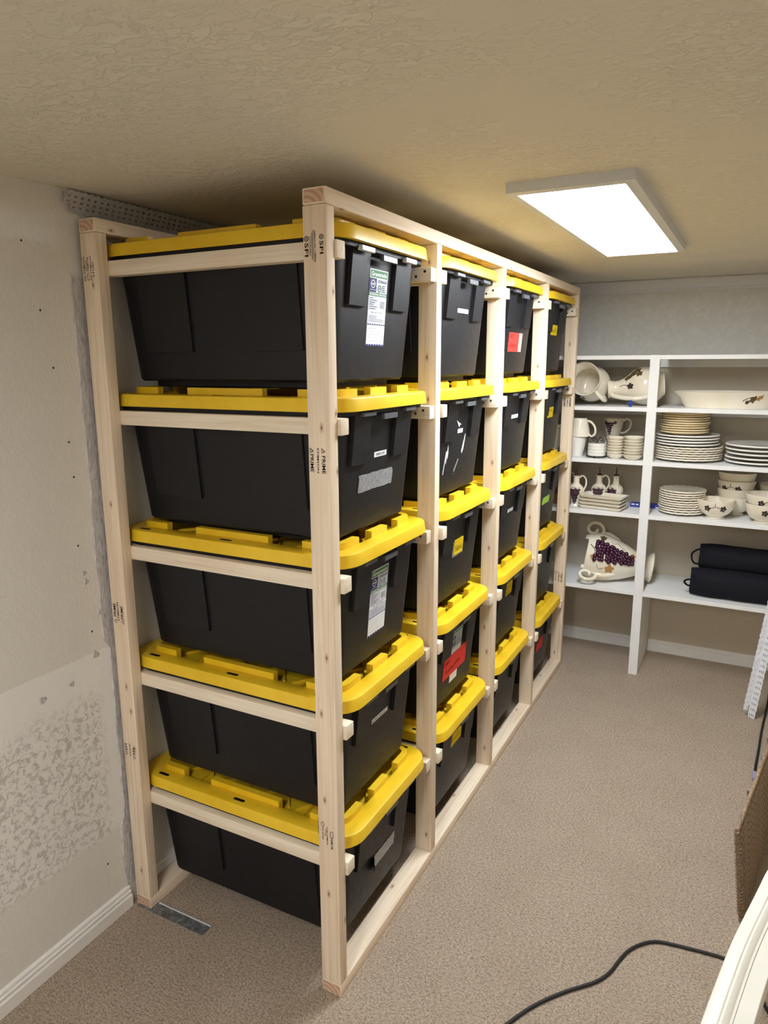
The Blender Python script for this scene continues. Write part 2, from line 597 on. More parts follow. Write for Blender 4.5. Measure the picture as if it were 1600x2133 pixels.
class Flat:
    """draws on a plane: (u, v) -> origin + right*u + up*v, lifted off the face"""

    def __init__(self, fn, lift):
        self.fn, self.lift, self.mb = fn, lift, MB()

    def text(self, s, u0, v0, w, h, rot=0):
        vs, fs = text_geo(s)
        out = []
        for a, b in vs:
            x, y = a * w, b * h
            if rot == 90:          # reads upwards
                x, y = -y + h, x
            elif rot == -90:       # reads downwards
                x, y = y, -x + w
            out.append(self.fn(u0 + x, v0 + y, self.lift))
        self.mb.add(out, fs)

    def rect(self, u0, u1, v0, v1):
        self.mb.add([self.fn(u0, v0, self.lift), self.fn(u1, v0, self.lift), self.fn(u1, v1, self.lift), self.fn(u0, v1, self.lift)], [(0, 1, 2, 3)])

    def poly(self, pts):
        self.mb.add([self.fn(u, v, self.lift) for u, v in pts], [tuple(range(len(pts)))])

    def ring(self, cu, cv, ru, rv, w, n=20):
        for k in range(n):
            a, b = 2 * PI * k / n, 2 * PI * (k + 1) / n
            self.poly([(cu + ru * math.cos(a), cv + rv * math.sin(a)), (cu + ru * math.cos(b), cv + rv * math.sin(b)),
                       (cu + (ru - w) * math.cos(b), cv + (rv - w) * math.sin(b)), (cu + (ru - w) * math.cos(a), cv + (rv - w) * math.sin(a))])

    def stroke(self, pts, w):
        for (a, b), (c, d) in zip(pts, pts[1:]):
            L = math.hypot(c - a, d - b) or 1
            nx, ny = -(d - b) / L * w / 2, (c - a) / L * w / 2
            self.poly([(a + nx, b + ny), (c + nx, d + ny), (c - nx, d - ny), (a - nx, b - ny)])

    def scribble(self, u0, v0, w, h, n, sw, rnd):
        pts = []
        for k in range(n + 1):
            pts.append((u0 + w * k / n + rnd.uniform(-.2, .2) * w / n, v0 + (h if k % 2 else 0) * rnd.uniform(0.6, 1.1)))
        self.stroke(pts, sw)


# ================================================================ the setting
CEIL, WL, WB, WR, WF = 89.0, -32.5, 121.0, 72.0, -132.0
T = 0.6


def struct(name, mb, mat, smooth=None, bevel=0.0, parent=None):
    return obj(name, mb, mat, parent, smooth, bevel, kind='structure')


struct('floor', MB().box(WL - 4, WR + 4, WF - 4, WB + 4, -3, 0), 'carpet')
struct('ceiling', MB().box(WL - 4, WR + 4, WF - 4, WB + 4, CEIL, CEIL + 3), 'ceiling')
wall_left = struct('wall_left', MB().box(WL - 4, WL, WF - 4, WB + 4, 0, CEIL), 'wall_left')
struct('wall_back', MB().box(WL, WR, WB, WB + 4, 0, CEIL), 'wall_back')
struct('wall_right', MB().box(WR, WR + 4, WF - 4, WB + 4, 0, CEIL), 'wall_far')
struct('wall_front', MB().box(WL, WR, WF - 4, WF, 0, CEIL), 'wall_far')

BASE = [(0, 0), (0.66, 0), (0.66, 1.6), (0.60, 1.68), (0.38, 1.74), (0.38, 1.86), (0.52, 1.95), (0.52, 2.2), (0.3, 2.26), (0.3, 2.4), (0.36, 2.46), (0.34, 2.68), (0.14, 2.85), (0, 2.9)]


def baseboard(name, p0, p1, nrm):
    p0, p1, nrm = Vector(p0), Vector(p1), Vector(nrm)
    rings = [[p + nrm * d + Vector((0, 0, h)) for d, h in BASE] for p in (p0, p1)]
    struct(name, MB().loft(rings), 'white_paint')


baseboard('baseboard_left', (WL, WF, 0), (WL, -0.55, 0), (1, 0, 0))
baseboard('baseboard_left', (WL, 2.2, 0), (WL, WB, 0), (1, 0, 0))
baseboard('baseboard_back', (WL + 0.7, WB, 0), (15.0, WB, 0), (0, -1, 0))
baseboard('baseboard_back', (16.95, WB, 0), (WR, WB, 0), (0, -1, 0))

# scar on the left wall where a stub wall was taken out
rnd = random.Random(3)
mb = MB()
N = 60
prev = None
pts = []
for k in range(N + 1):
    z = 2.9 + (80 - 2.9) * k / N
    y0 = -1.35 + 0.28 * noise.noise(Vector((z * 0.22, 3.1, 0))) + (0.15 if z > 36.5 else (0.95 if z > 12 else 0.3))
    y1 = 2.0 + 0.2 * noise.noise(Vector((z * 0.3, 9.1, 0)))
    pts.append((y0, y1, z))
for (a0, a1, az), (b0, b1, bz) in zip(pts, pts[1:]):
    mb.hexa([(WL - 0.1, a0, az), (WL + 0.13, a0 + 0.2, az), (WL + 0.13, a1, az), (WL - 0.1, a1, az),
             (WL - 0.1, b0, bz), (WL + 0.13, b0 + 0.2, bz), (WL + 0.13, b1, bz), (WL - 0.1, b1, bz)])
obj('plaster_scar', mb, 'plaster', wall_left)
# broken plaster dents and old screw heads beside it
for (y, z, r) in ((-1.15, 41.2, 0.34), (-2.3, 36.2, 0.36), (-6.0, 33.9, 0.28), (-9.9, 33.6, 0.34), (-2.7, 45.5, 0.3), (-2.9, 46.6, 0.24)):
    mb = MB()
    mb.lathe([(0, 0.02), (r * 0.35, 0.03), (r * 0.5, 0.14), (r, 0.10), (r * 1.25, 0.0)], 11,
             Matrix.Translation((WL, y, z)) @ Matrix.Rotation(PI / 2, 4, 'Y'),
             lambda rr, zz, a: (rr * (1 + 0.25 * math.sin(3 * a + y)), zz))
    obj('wall_dent', mb, 'plaster', wall_left)
# nail pops
for (y, z) in ((-6.6, 83), (-5.2, 76.2), (-3.2, 62.0), (-4.3, 70.2), (-3.0, 58), (-3.3, 50.0), (-2.5, 39.2), (-3.4, 8.0)):
    obj('nail_hole', MB().lathe([(0, 0.03), (0.11, 0.03), (0.13, 0)], 8, Matrix.Translation((WL, y, z)) @ Matrix.Rotation(PI / 2, 4, 'Y')), 'screw', wall_left)


# ---------------------------------------------------------------- perforated vinyl corner strips
def perforated(length, width, rows, pitch, cut=0.0, hole=0.36, teeth=0.09, margin=0.28):
    """grid with real holes in the local XY plane, x along the strip"""
    mb = MB()
    n = int(length / pitch)
    rh = (width - 2 * margin) / rows
    for i in range(n):
        x0, x1 = i * pitch, (i + 1) * pitch
        for r in range(rows):
            y0, y1 = margin + r * rh, margin + (r + 1) * rh
            c0 = max(0.0, cut * (1 - y0 / width))
            if x0 < c0 - pitch * 0.5:
                continue
            hx, hy = pitch * hole * 0.5, rh * hole * 0.5
            cx, cy = (x0 + x1) / 2, (y0 + y1) / 2
            o = [(x0, y0, 0), (x1, y0, 0), (x1, y1, 0), (x0, y1, 0)]
            h = [(cx - hx, cy - hy, 0), (cx + hx, cy - hy, 0), (cx + hx, cy + hy, 0), (cx - hx, cy + hy, 0)]
            mb.add(o + h, [(0, 1, 5, 4), (1, 2, 6, 5), (2, 3, 7, 6), (3, 0, 4, 7)])
        for s, (ya, yb) in ((-1, (margin, 0)), (1, (width - margin, width))):
            if s < 0 and x0 < cut - pitch * 0.5:
                continue
            for q in range(2):
                a, b = x0 + pitch * q / 2, x0 + pitch * (q + 1) / 2
                yt = yb + s * (teeth if q else 0)
                mb.add([(a, ya, 0), (b, ya, 0), (b, yt, 0), (a, yt, 0)], [(0, 1, 2, 3)])
    return mb


def place_flat(mb, origin, ux, uy, mat, name, thick=0.05, **k):
    ux, uy = Vector(ux).normalized(), Vector(uy).normalized()
    uz = ux.cross(uy)
    out = MB()
    o = Vector(origin)
    out.v = [tuple(o + ux * p[0] + uy * p[1] + uz * p[2]) for p in mb.v]
    out.f = mb.f
    ob = obj(name, out, mat, **k)
    bm = bmesh.new()
    bm.from_mesh(ob.data)
    bmesh.ops.remove_doubles(bm, verts=bm.verts, dist=1e-5)
    bm.to_mesh(ob.data)
    bm.free()
    md = ob.modifiers.new('thickness', 'SOLIDIFY')
    md.thickness = thick * I
    return ob


t = thing('corner_strip', 'grey perforated corner strip along the ceiling above the rack near the left wall', 'corner strip', (-31.5, -2.4, CEIL - 0.1))
ob = place_flat(perforated(46, 2.2, 3, 0.88, 1.7, 0.42), (WL + 0.3 + 31.5, -0.0, 86.75 - CEIL + 0.1), (0, 1, 0.001), (1.0, 0, 2.0), 'vinyl', 'perforated_flange', parent=t)
t = thing('corner_strip', 'long pale strip with a dotted lower edge where the back wall meets the ceiling', 'corner strip', (-32, 120.9, CEIL - 0.2))
obj('plain_flange', MB().box(0.2, 103.4, -0.06, 0.02, -2.0, -0.05), 'vinyl_white', t)
ob = place_flat(perforated(103.5, 0.6, 1, 0.62, 0, 0.5, 0.12, 0.08), (0, 0.02, -2.6), (1, 0, 0), (0, 0, 1), 'vinyl_white', 'perforated_flange', parent=t)

# strip leaning on the shelf edge at the right
p0, p1 = Vector((39.85, 93.9, 0.05)), Vector((47.4, 103.95, 71.0))
d = (p1 - p0).normalized()
Ls = (p1 - p0).length
t = thing('corner_strip', 'white perforated angle strip leaning against the shelf edge at the right', 'corner strip', p0)
side = Vector((0.80, -0.6, 0)).normalized()
side = (side - d * side.dot(d)).normalized()
side2 = Vector((-0.95, -0.30, 0.0)).normalized()
side2 = (side2 - d * side2.dot(d)).normalized()
place_flat(perforated(Ls, 1.5, 3, 1.15, 0.0, 0.42, 0.08, 0.2), (-0.0, 0, 0), d, side, 'vinyl_white', 'perforated_flange', parent=t)
place_flat(perforated(Ls - 1.4, 1.1, 1, 1.15, 0.6, 0.2, 0.08, 0.3), d * 1.2, d, side2, 'vinyl_white', 'perforated_flange', parent=t)

# ---------------------------------------------------------------- ceiling panel lamp, and the added fill panel


def ceiling_lamp(x0, x1, y0, y1, mat, label):
    cx, cy = (x0 + x1) / 2, (y0 + y1) / 2
    t = thing('ceiling_light', label, 'ceiling light', (cx, cy, CEIL), group='ceiling panel lights')
    hx, hy = (x1 - x0) / 2, (y1 - y0) / 2
    fr = MB()
    w = 1.05
    outer_t, outer_b = rrect(hx, hy, 0.12, 0, 2), rrect(hx, hy, 0.12, -1.05, 2)
    inner_b, inner_t = rrect(hx - w, hy - w, 0.05, -1.15, 2), rrect(hx - w, hy - w, 0.05, -0.6, 2)
    fr.loft([outer_t, outer_b, inner_b, inner_t], True, True)
    obj('frame', fr, 'frame_white', t, 30)
    obj('diffuser', MB().loft([rrect(hx - w - 0.02, hy - w - 0.02, 0.05, -1.0, 2), rrect(hx - w - 0.02, hy - w - 0.02, 0.05, -0.62, 2)]), mat, t)
    obj('screw', MB().lathe([(0, -0.1), (0.16, -0.08), (0.18, 0.0)], 10, Matrix.Translation((1.2, -hy, -0.45)) @ Matrix.Rotation(PI / 2, 4, 'X')), 'screw', t)
    return t


ceiling_lamp(10.2, 23.3, 19.4, 72.0, 'lamp', 'lit white rectangular panel light on the ceiling beside the tote rack')
ceiling_lamp(8.0, 21.1, -112.0, -60.0, 'fill_lamp', 'added fill light panel on the ceiling, unseen behind the viewpoint')  # unseen fill panel, added to brighten the left wall and ceiling

# ================================================================ the built-in shelving
SH = [71.9, 60.95, 49.35, 37.55, 19.8]
sh = thing('shelving_unit', 'white painted built-in wall shelves with a central upright on the back wall', 'shelves', (16, 112.5, 0))
ox, oy = 16, 112.5
for k, z in enumerate(SH):
    obj('shelf_board', MB().box(WL + 0.05 - ox, 15.0 - ox, 104.05 - oy, WB - 0.05 - oy, z - 0.88, z), 'shelf_paint', sh, None, 0.05)
    obj('shelf_board', MB().box(16.85 - ox, WR - 0.05 - ox, 104.05 - oy, WB - 0.05 - oy, z - 0.88, z), 'shelf_paint', sh, None, 0.05)
    # filler between the two boards, behind the upright
    if k < 4:
        obj('shelf_cleat', MB().box(WL + 0.05 - ox, WR - 0.05 - ox, 120.15 - oy, WB - 0.04 - oy, z - 2.6, z - 0.9), 'shelf_paint', sh, None, 0.04)
up_ = MB()
up_.box(14.95 - ox, 16.9 - ox, 104.0 - oy, 105.5 - oy, 0.0, 71.95)
obj('upright', up_, 'shelf_paint', sh, None, 0.06)
obj('support_panel', MB().box(15.25 - ox, 16.85 - ox, 105.5 - oy, WB - 0.1 - oy, 0.0, SH[4] - 0.9), 'shelf_paint', sh, None, 0.04)

# ================================================================ the tote rack
PY, H, D, TT, WD = 25.26, 86.07, 31.72, 1.5, 2.5
RUN = [81.75, 65.3, 49.2, 32.95, 16.45]
rack = thing('tote_rack', 'bare pine stud rack holding twenty black totes with yellow lids', 'storage rack', (-16, 50, 0))
rx, ry = -16, 50


def board(name, x0, x1, y0, y1, z0, z1, mat, bev=0.12, parent=None):
    return obj(name, MB().box(x0 - rx, x1 - rx, y0 - ry, y1 - ry, z0, z1), mat, parent or rack, 40, bev, 2)


posts = {}
for side_, (xa, xb) in (('f', (-WD, 0)), ('r', (-D, -D + WD))):
    bp_ = board('bottom_plate', xa, xb, 0, 4 * PY + TT, 0.0, TT, 'woody')
    tp_ = board('top_plate', xa, xb, 0, 4 * PY + TT, H - TT, H, 'woody', 0.2)
    for pl, za, in_ in ((tp_, H - TT, 0.2), (bp_, 0.0, 0.12)):
        obj('end_grain', MB().loft([[(x - (xa + xb) / 2, 0.05 - yy, z - TT / 2) for x, z, _ in rrect((xb - xa) / 2 - in_, TT / 2 - in_, 0.1, 0, 2, (xa + xb) / 2, TT / 2)] for yy in (0, 0.06)]),
            'endrings', pl, loc=((xa + xb) / 2 - rx, 0 - ry, za + TT / 2))
    for i in range(5):
        posts[side_, i] = board('post', xa, xb, i * PY, i * PY + TT, TT, H - TT, 'woodz', 0.14)

scr = MB().lathe([(0, 0.06), (0.05, 0.02), (0.14, 0.05), (0.17, 0.0)], 10)
scr_me = mesh('screw_head', scr, 'screw', 40)
rr_ = random.Random(11)
for i in range(4):
    for k, z in enumerate(RUN):
        for s in (0, 1):
            if s == 0:
                y0, y1 = i * PY + TT, i * PY + TT + 1.5
                fx = [0.22, 0.36, 0.44, 0.43, 0.31][k] + (rr_.uniform(-.25, .1) if i else 0)
            else:
                y0, y1 = (i + 1) * PY - 1.5, (i + 1) * PY
                fx = [-0.15, -0.2, -0.33, -0.3, -0.1][k] + rr_.uniform(-.1, .15)
            r = board('runner', -D + 0.1, fx, y0, y1, z - 1.62, z, 'woodx', 0.1)
            if s == 1:
                for (dx, dz) in ((-0.85, -0.55), (-2.0, -1.0)):
                    put('screw_head', scr_me, r, (fx + dx + rr_.uniform(-.12, .12) - rx, y0 - 0.005 - ry, z + dz + rr_.uniform(-.1, .1)), (PI / 2, 0, 0))

# lumber stamps ------------------------------------------------------------
def face_ny(xl, y, lift_dir=-1):
    return lambda u, v, l: (xl + u - rx, y - l - ry, v)


def sfi(F, u, v, s, flip=False):
    """leaf badge with letters, turned along the stud"""
    F.ring(u + 0.27 * s, v + 1.55 * s, 0.27 * s, 0.24 * s, 0.07 * s, 14)
    F.ring(u + 0.27 * s, v + 1.55 * s, 0.13 * s, 0.11 * s, 0.06 * s, 10)
    F.text('SFI', u + 0.06 * s, v, 1.2 * s, 0.42 * s, -90)


def ink(post, F):
    # one object for each separate mark along the stud
    mb = F.mb
    groups = {}
    bounds = [30.0, 50.0, 70.0]
    remap = {}
    for f in mb.f:
        z = mb.v[f[0]][2]
        key = sum(z > b for b in bounds)
        g = groups.setdefault(key, (MB(), {}))
        idx = []
        for i in f:
            if i not in g[1]:
                g[1][i] = len(g[0].v)
                g[0].v.append(mb.v[i])
            idx.append(g[1][i])
        g[0].f.append(tuple(idx))
    for g, _ in groups.values():
        obj('stamp', g, 'ink', post)


F = Flat(face_ny(-WD, 0.0), 0.015)
sfi(F, 0.12, 80.15, 1.0)
sfi(F, 1.75, 80.3, 0.95)
for q, (du, a, b) in enumerate(((0.95, 79.9, 82.2), (1.08, 79.7, 82.4))):
    F.rect(du, du + 0.05, a, b)
F.text('AMERICAN LUMBER', 1.22, 79.6, 2.8, 0.16, -90)
F.text('STANDARD', 0.72, 80.2, 1.7, 0.14, -90)
F.text('PRIME', 0.22, 60.2, 1.75, 0.38, -90)
F.text('PRIME', 1.55, 60.1, 1.75, 0.40, -90)
F.text('STIMSON', 0.98, 60.15, 2.45, 0.24, -90)
for u in (0.22, 1.55):
    F.stroke([(u, 62.1), (u + .38, 62.25), (u, 62.55), (u + .0, 62.1)], 0.06)
    F.stroke([(u + .1, 62.3), (u + .3, 62.3)], 0.05)
F.ring(0.62, 21.6, 0.2, 0.32, 0.06)
F.text('KD STUD', 0.5, 19.7, 1.5, 0.22, -90)
F.text('STUD', 0.86, 20.2, 0.9, 0.16, -90)
F.text('S-DRY STIMSON', 1.06, 19.2, 2.2, 0.18, -90)
F.ring(1.72, 20.6, 0.22, 0.45, 0.07)
F.text('HEM-FIR', 1.58, 18.8, 1.4, 0.28, -90)
F.rect(0.0, 0.05, 20.2, 22.2)
ink(posts['f', 0], F)
F = Flat(face_ny(-D, 0.0), 0.015)
F.text('KD STIMSON', 0.25, 79.6, 2.5, 0.26, 90)
F.text('STUD', 0.62, 80.6, 1.1, 0.2, 90)
F.ring(0.95, 80.0, 0.22, 0.42, 0.06)
F.text('HEM-FIR', 0.88, 80.6, 1.5, 0.2, 90)
F.text('KD STIMSON', 1.3, 79.6, 2.5, 0.22, 90)
F.text('STUD', 1.62, 79.9, 1.6, 0.26, 90)
F.text('PRIME', 0.3, 40.5, 1.7, 0.42, 90)
F.text('STIMSON', 0.92, 40.0, 2.4, 0.28, 90)
F.text('PRIME', 1.5, 40.3, 1.7, 0.40, 90)
for u in (0.3, 1.5):
    F.stroke([(u + .38, 39.7), (u, 39.95), (u + .38, 40.2), (u + .38, 39.7)], 0.06)
F.ring(0.42, 22.2, 0.2, 0.22, 0.07)
F.text('SFI', 0.25, 22.5, 1.0, 0.4, 90)
F.ring(1.75, 21.9, 0.2, 0.22, 0.07)
F.text('SFI', 1.55, 22.2, 1.0, 0.4, 90)
F.text('STANDARD', 1.0, 21.9, 1.8, 0.24, 90)
ink(posts['r', 0], F)
F = Flat(face_ny(-WD, 4 * PY), 0.015)
F.ring(0.5, 22.9, 0.3, 0.4, 0.09)
F.text('STUD', 0.28, 20.8, 1.6, 0.3, -90)
F.text('STIMSON', 1.02, 20.7, 2.3, 0.3, -90)
F.text('HEM-FIR', 1.6, 20.6, 2.2, 0.4, -90)
F.text('PRIME', 0.4, 60.9, 1.9, 0.4, -90)
F.text('STIMSON', 1.05, 60.9, 2.0, 0.3, -90)
F.text('PRIME', 1.6, 60.9, 1.9, 0.4, -90)
ink(posts['f', 4], F)


# ================================================================ totes
LHX, LHY = 16.3, 11.15
BTX, BTY, BBX, BBY, BZ = 14.6, 10.05, 13.5, 8.9, -13.6


def front_x(z):
    return BTX + (BBX - BTX) * ((z + 0.55) / (BZ + 0.8))


def side_y(z):
    return BTY + (BBY - BTY) * ((z + 0.55) / (BZ + 0.8))


def bin_mesh():
    mb = MB()
    rings = [rrect(11.8, 7.4, 1.5, BZ - 0.66), rrect(12.0, 7.6, 1.5, BZ - 0.56), rrect(12.0, 7.6, 1.5, BZ - 0.02),
             rrect(BBX - 0.25, BBY - 0.25, 1.7, BZ), rrect(BBX, BBY, 1.9, BZ + 0.25),
             rrect(BTX, BTY, 2.3, -0.55), rrect(15.55, 10.75, 2.8, -0.5), rrect(15.6, 10.8, 2.8, 0.0),
             rrect(15.45, 10.7, 2.8, 0.12)]
    mb.loft(rings)
    # pads on the front and rear faces
    for sx in (1, -1):
        for sy in (1, -1):
            y0, y1 = sy * 2.9, sy * 6.8
            zt, zb = -0.3, -5.9
            pr = 0.55
            a = []
            for z in (zb, zt):
                xi, xo = front_x(z) - 0.6, front_x(z) + pr - (0.12 if z == zb else 0)
                ring = [(sx * xi, min(y0, y1), z), (sx * xo, min(y0, y1) + 0.12, z), (sx * xo, max(y0, y1) - 0.12, z), (sx * xi, max(y0, y1), z)]
                a += ring
            mb.hexa(a)
    # pads on the long sides
    for sy in (1, -1):
        for sx in (1, -1):
            x0, x1 = sorted((sx * 3.7, sx * 10.8))
            zt, zb = -0.3, -10.4
            pr = 0.28
            a = []
            for z in (zb, zt):
                yi, yo = side_y(z) - 0.5, side_y(z) + pr
                a += [(x0, sy * yi, z), (x1, sy * yi, z), (x1 - 0.08, sy * yo, z), (x0 + 0.08, sy * yo, z)]
            mb.hexa(a)
    return mesh('bin', mb, 'bin', 32, 0.0)


def lid_mesh():
    mb = MB()
    r = 3.3
    rings = [rrect(LHX - 0.15, LHY - 0.15, r - 0.1, 0.02, 7), rrect(LHX, LHY, r, 0.0, 7), rrect(LHX - 0.1, LHY - 0.1, r, 1.22, 7),
             rrect(LHX - 0.16, LHY - 0.16, r - 0.05, 1.34, 7), rrect(LHX - 0.3, LHY - 0.3, r - 0.1, 1.4, 7),
             rrect(LHX - 2.05, LHY - 2.05, 1.9, 1.42, 7), rrect(LHX - 2.15, LHY - 2.15, 1.8, 1.36, 7),
             rrect(LHX - 2.3, LHY - 2.3, 1.7, 0.42, 7)]
    mb.loft(rings)
    ix, iy = LHX - 2.0, LHY - 2.0
    zt, zb = 2.15, 0.4

    def block(x0, x1, y0, y1):
        mb.box(x0, x1, y0, y1, zb, zt)

    w = 0.85
    for sx in (1, -1):
        for sy in (1, -1):
            # L block at a corner: one rounded piece
            cx, cy = sx * ix, sy * iy
            lx, ly = 4.6, 4.4
            pts = []
            R0, R1 = 1.9, 0.8
            for k in range(5):
                a = PI / 2 * k / 4
                pts.append((ix - R0 + R0 * math.cos(a), iy - R0 + R0 * math.sin(a)))
            outer = [(ix, iy - ly)] + pts + [(ix - lx, iy)]
            inner = [(ix - lx, iy - w)]
            for k in range(5):
                a = PI / 2 - PI / 2 * k / 4
                inner.append((ix - w - R1 + R1 * math.cos(a), iy - w - R1 + R1 * math.sin(a)))
            inner += [(ix - w, iy - ly)]
            loop = [(sx * x, sy * y) for x, y in outer + inner]
            n = len(loop)
            vs = [(x, y, zb) for x, y in loop] + [(x * 0.997, y * 0.997, zt) for x, y in loop]
            fs = [(j, (j + 1) % n, n + (j + 1) % n, n + j) for j in range(n)]
            m = len(outer)
            # top as quads between outer and inner runs
            for j in range(m - 1):
                o0, o1 = j, j + 1
                i0, i1 = n - 1 - j, n - 2 - j
                if i1 >= m:
                    fs.append((n + o0, n + o1, n + i1, n + i0))
            mb.add(vs, fs)
    for sy in (1, -1):
        y0, y1 = sorted((sy * iy, sy * (iy - w)))
        block(-5.2, 5.2, y0, y1)
    for sx in (1, -1):
        x0, x1 = sorted((sx * ix, sx * (ix - w)))
        block(x0, x1, -1.9, 1.9)
    # crossing ribs on the sunk floor
    for sgn in (1, -1):
        for c in (-12, -6, 0, 6, 12):
            a, b = Vector((c - 5.5, -sgn * 7.5, 0)), Vector((c + 5.5, sgn * 7.5, 0))
            # clip to the floor
            def inside(p):
                return abs(p.x) < ix - 0.6 and abs(p.y) < iy - 0.6
            P = [a.lerp(b, k / 24) for k in range(25)]
            P = [p for p in P if inside(p)]
            if len(P) < 2:
                continue
            a, b = P[0], P[-1]
            d_ = (b - a).normalized()
            nrm = Vector((-d_.y, d_.x, 0)) * 0.12
            zz = Vector((0, 0, 0.72))
            z0 = Vector((0, 0, 0.4))
            mb.hexa([a - nrm + z0, b - nrm + z0, b + nrm + z0, a + nrm + z0, a - nrm + zz, b - nrm + zz, b + nrm + zz, a + nrm + zz])
    for c in (-8, 0, 8):
        mb.box(c - 0.12, c + 0.12, -iy + 0.5, iy - 0.5, 0.5, 0.7)
    return mesh('lid', mb, 'lid', 35)


def slot_mesh():
    mb = MB()
    n = 6
    pts = []
    for k in range(n + 1):
        a = -PI / 2 + PI * k / n
        pts.append((0.62 + 0.22 * math.cos(a), 0.22 * math.sin(a)))
    for k in range(n + 1):
        a = PI / 2 + PI * k / n
        pts.append((-0.62 + 0.22 * math.cos(a), 0.22 * math.sin(a)))
    mb.loft([[(x, y, -0.05) for x, y in pts], [(x, y, 0.012) for x, y in pts]])
    return mesh('slot', mb, 'slot')


BIN, LID, SLOT = bin_mesh(), lid_mesh(), slot_mesh()
TAB = mesh('latch_tab', MB().box(-0.1, 0.45, -1.35, 1.35, -0.42, 0.0), 'tab', None, 0.06)
PLATE = mesh('centre_plate', MB().box(-0.1, 0.35, -1.6, 1.6, -0.62, 0.0), 'tab', None, 0.06)
TABL = mesh('latch_tab_pale', MB().box(-0.1, 0.45, -1.35, 1.35, -0.5, 0.0), 'tab_label', None, 0.06)


def front_face(u, v, l):
    """point on a tote's front face: u to the right (local +y), v is height"""
    s = (BTX - BBX) / -(BZ + 0.8)
    n = Vector((1, 0, s * -1)).normalized()
    return (front_x(v) + n.x * l, u, v + n.z * l)


def card(parent, name, u0, u1, v0, v1, mat, lift=0.03, skew=0.0, label=None):
    mb = MB()
    q = [(u0, v0), (u1, v0 + skew), (u1, v1 + skew), (u0, v1)]
    mb.hexa([front_face(u, v, 0.005) for u, v in q] + [front_face(u, v, lift) for u, v in q])
    return obj(name, mb, mat, parent, label=label)


def brand_sticker(t, u0, u1, v0, v1, cut=None):
    """tall shop label; cut = lowest height drawn"""
    w, h = u1 - u0, v1 - v0
    lo = v0 if cut is None else cut
    st = card(t, 'shop_label', u0, u1, lo, v1, 'pale', 0.03, 0, 'tall printed shop label')
    g, nv, gr, wh = (Flat(front_face, x) for x in (0.05, 0.05, 0.05, 0.045))
    wt = Flat(front_face, 0.065)
    gu = gr
    gl = Flat(front_face, 0.05)
    Y = lambda f: v1 - f * h
    def ok(f):
        return Y(f) >= lo - 1e-6
    def panel(a, b, c, d):
        W_ = Flat(front_face, 0.045)
        W_.rect(a, b, c, d)
        obj('white_panel', W_.mb, 'paper', st)
    panel(u0, u1, Y(0.115), Y(0.0))
    g.rect(u0 + 0.03 * w, u1 - 0.03 * w, Y(0.105), Y(0.012))
    wt.text('Greenmade', u0 + 0.08 * w, Y(0.088), 0.84 * w, 0.058 * h)
    if ok(0.29):
        nv.rect(u0, u0 + 0.38 * w, Y(0.29), Y(0.115))
        wt.ring(u0 + 0.19 * w, Y(0.19), 0.12 * w, 0.052 * h, 0.02 * w)
        wt.text('NSF', u0 + 0.09 * w, Y(0.205), 0.2 * w, 0.03 * h)
        wt.text('CERTIFIED', u0 + 0.04 * w, Y(0.27), 0.3 * w, 0.012 * h)
        gr.text('STORAGE', u0 + 0.46 * w, Y(0.165), 0.48 * w, 0.035 * h)
        g.ring(u0 + 0.56 * w, Y(0.24), 0.1 * w, 0.05 * h, 0.03 * w)
        gr.text('27', u0 + 0.5 * w, Y(0.252), 0.12 * w, 0.026 * h)
        for k in range(4):
            gr.rect(u0 + 0.7 * w, u0 + (0.86 if k < 3 else 0.9) * w, Y(0.205 + 0.024 * k), Y(0.193 + 0.024 * k))
        g.rect(u0, u1, Y(0.34) if ok(0.34) else lo, Y(0.295))
        wt.text('PROFESSIONAL GRADE BOX', u0 + 0.04 * w, Y(0.334), 0.92 * w, 0.03 * h)
    zg, zl = Flat(front_face, 0.05), Flat(front_face, 0.05)
    if ok(0.995):
        for k in range(6):
            gl.rect(u0 + 0.05 * w, u0 + (0.25 + 0.3 * ((k * 37) % 10) / 10) * w, Y(0.372 + 0.027 * k), Y(0.364 + 0.027 * k))
        panel(u0 + 0.6 * w, u0 + 0.94 * w, Y(0.51), Y(0.375))
        for k in range(9):
            gl.rect(u0 + (0.64 + 0.03 * k) * w, u0 + (0.64 + 0.03 * k + (0.018 if k % 3 else 0.01)) * w, Y(0.495), Y(0.395))
        panel(u0, u1, Y(0.57), Y(0.535))
        gl.text('WILL NOT CRACK', u0 + 0.18 * w, Y(0.563), 0.64 * w, 0.022 * h)
        for k in range(4):
            gl.rect(u0 + 0.1 * w, u0 + (0.5 if k < 2 else 0.9) * w, Y(0.60 + 0.022 * k), Y(0.596 + 0.022 * k))
        for k in range(8):
            a = u0 + w * (k + 0.1) / 8
            zg.poly([(a, Y(0.715)), (a + w * 0.1, Y(0.715)), (a + w * 0.05, Y(0.695))])
        panel(u0 + 0.01 * w, u1 - 0.01 * w, Y(0.965), Y(0.725))
        for k in range(5):
            gl.rect(u0 + 0.06 * w, u1 - 0.06 * w, Y(0.763 + 0.04 * k), Y(0.760 + 0.04 * k))
        for k in range(7):
            a = u0 + w * k / 7
            zl.poly([(a, Y(0.998)), (a + w / 7, Y(0.998)), (a + w / 14 + 0.03 * w, Y(0.968)), (a + 0.02 * w, Y(0.972))])
    for F_, nm, mt in ((g, 'green_print', 'green'), (nv, 'navy_print', 'navy'), (zg, 'triangle_border', 'navy'), (zl, 'zigzag_border', 'navy'), (gr, 'grey_print', 'grey_print'), (gl, 'small_print', 'grey_print'), (wt, 'white_lettering', 'paper')):
        if F_.mb.v:
            obj(nm, F_.mb, mt, st)


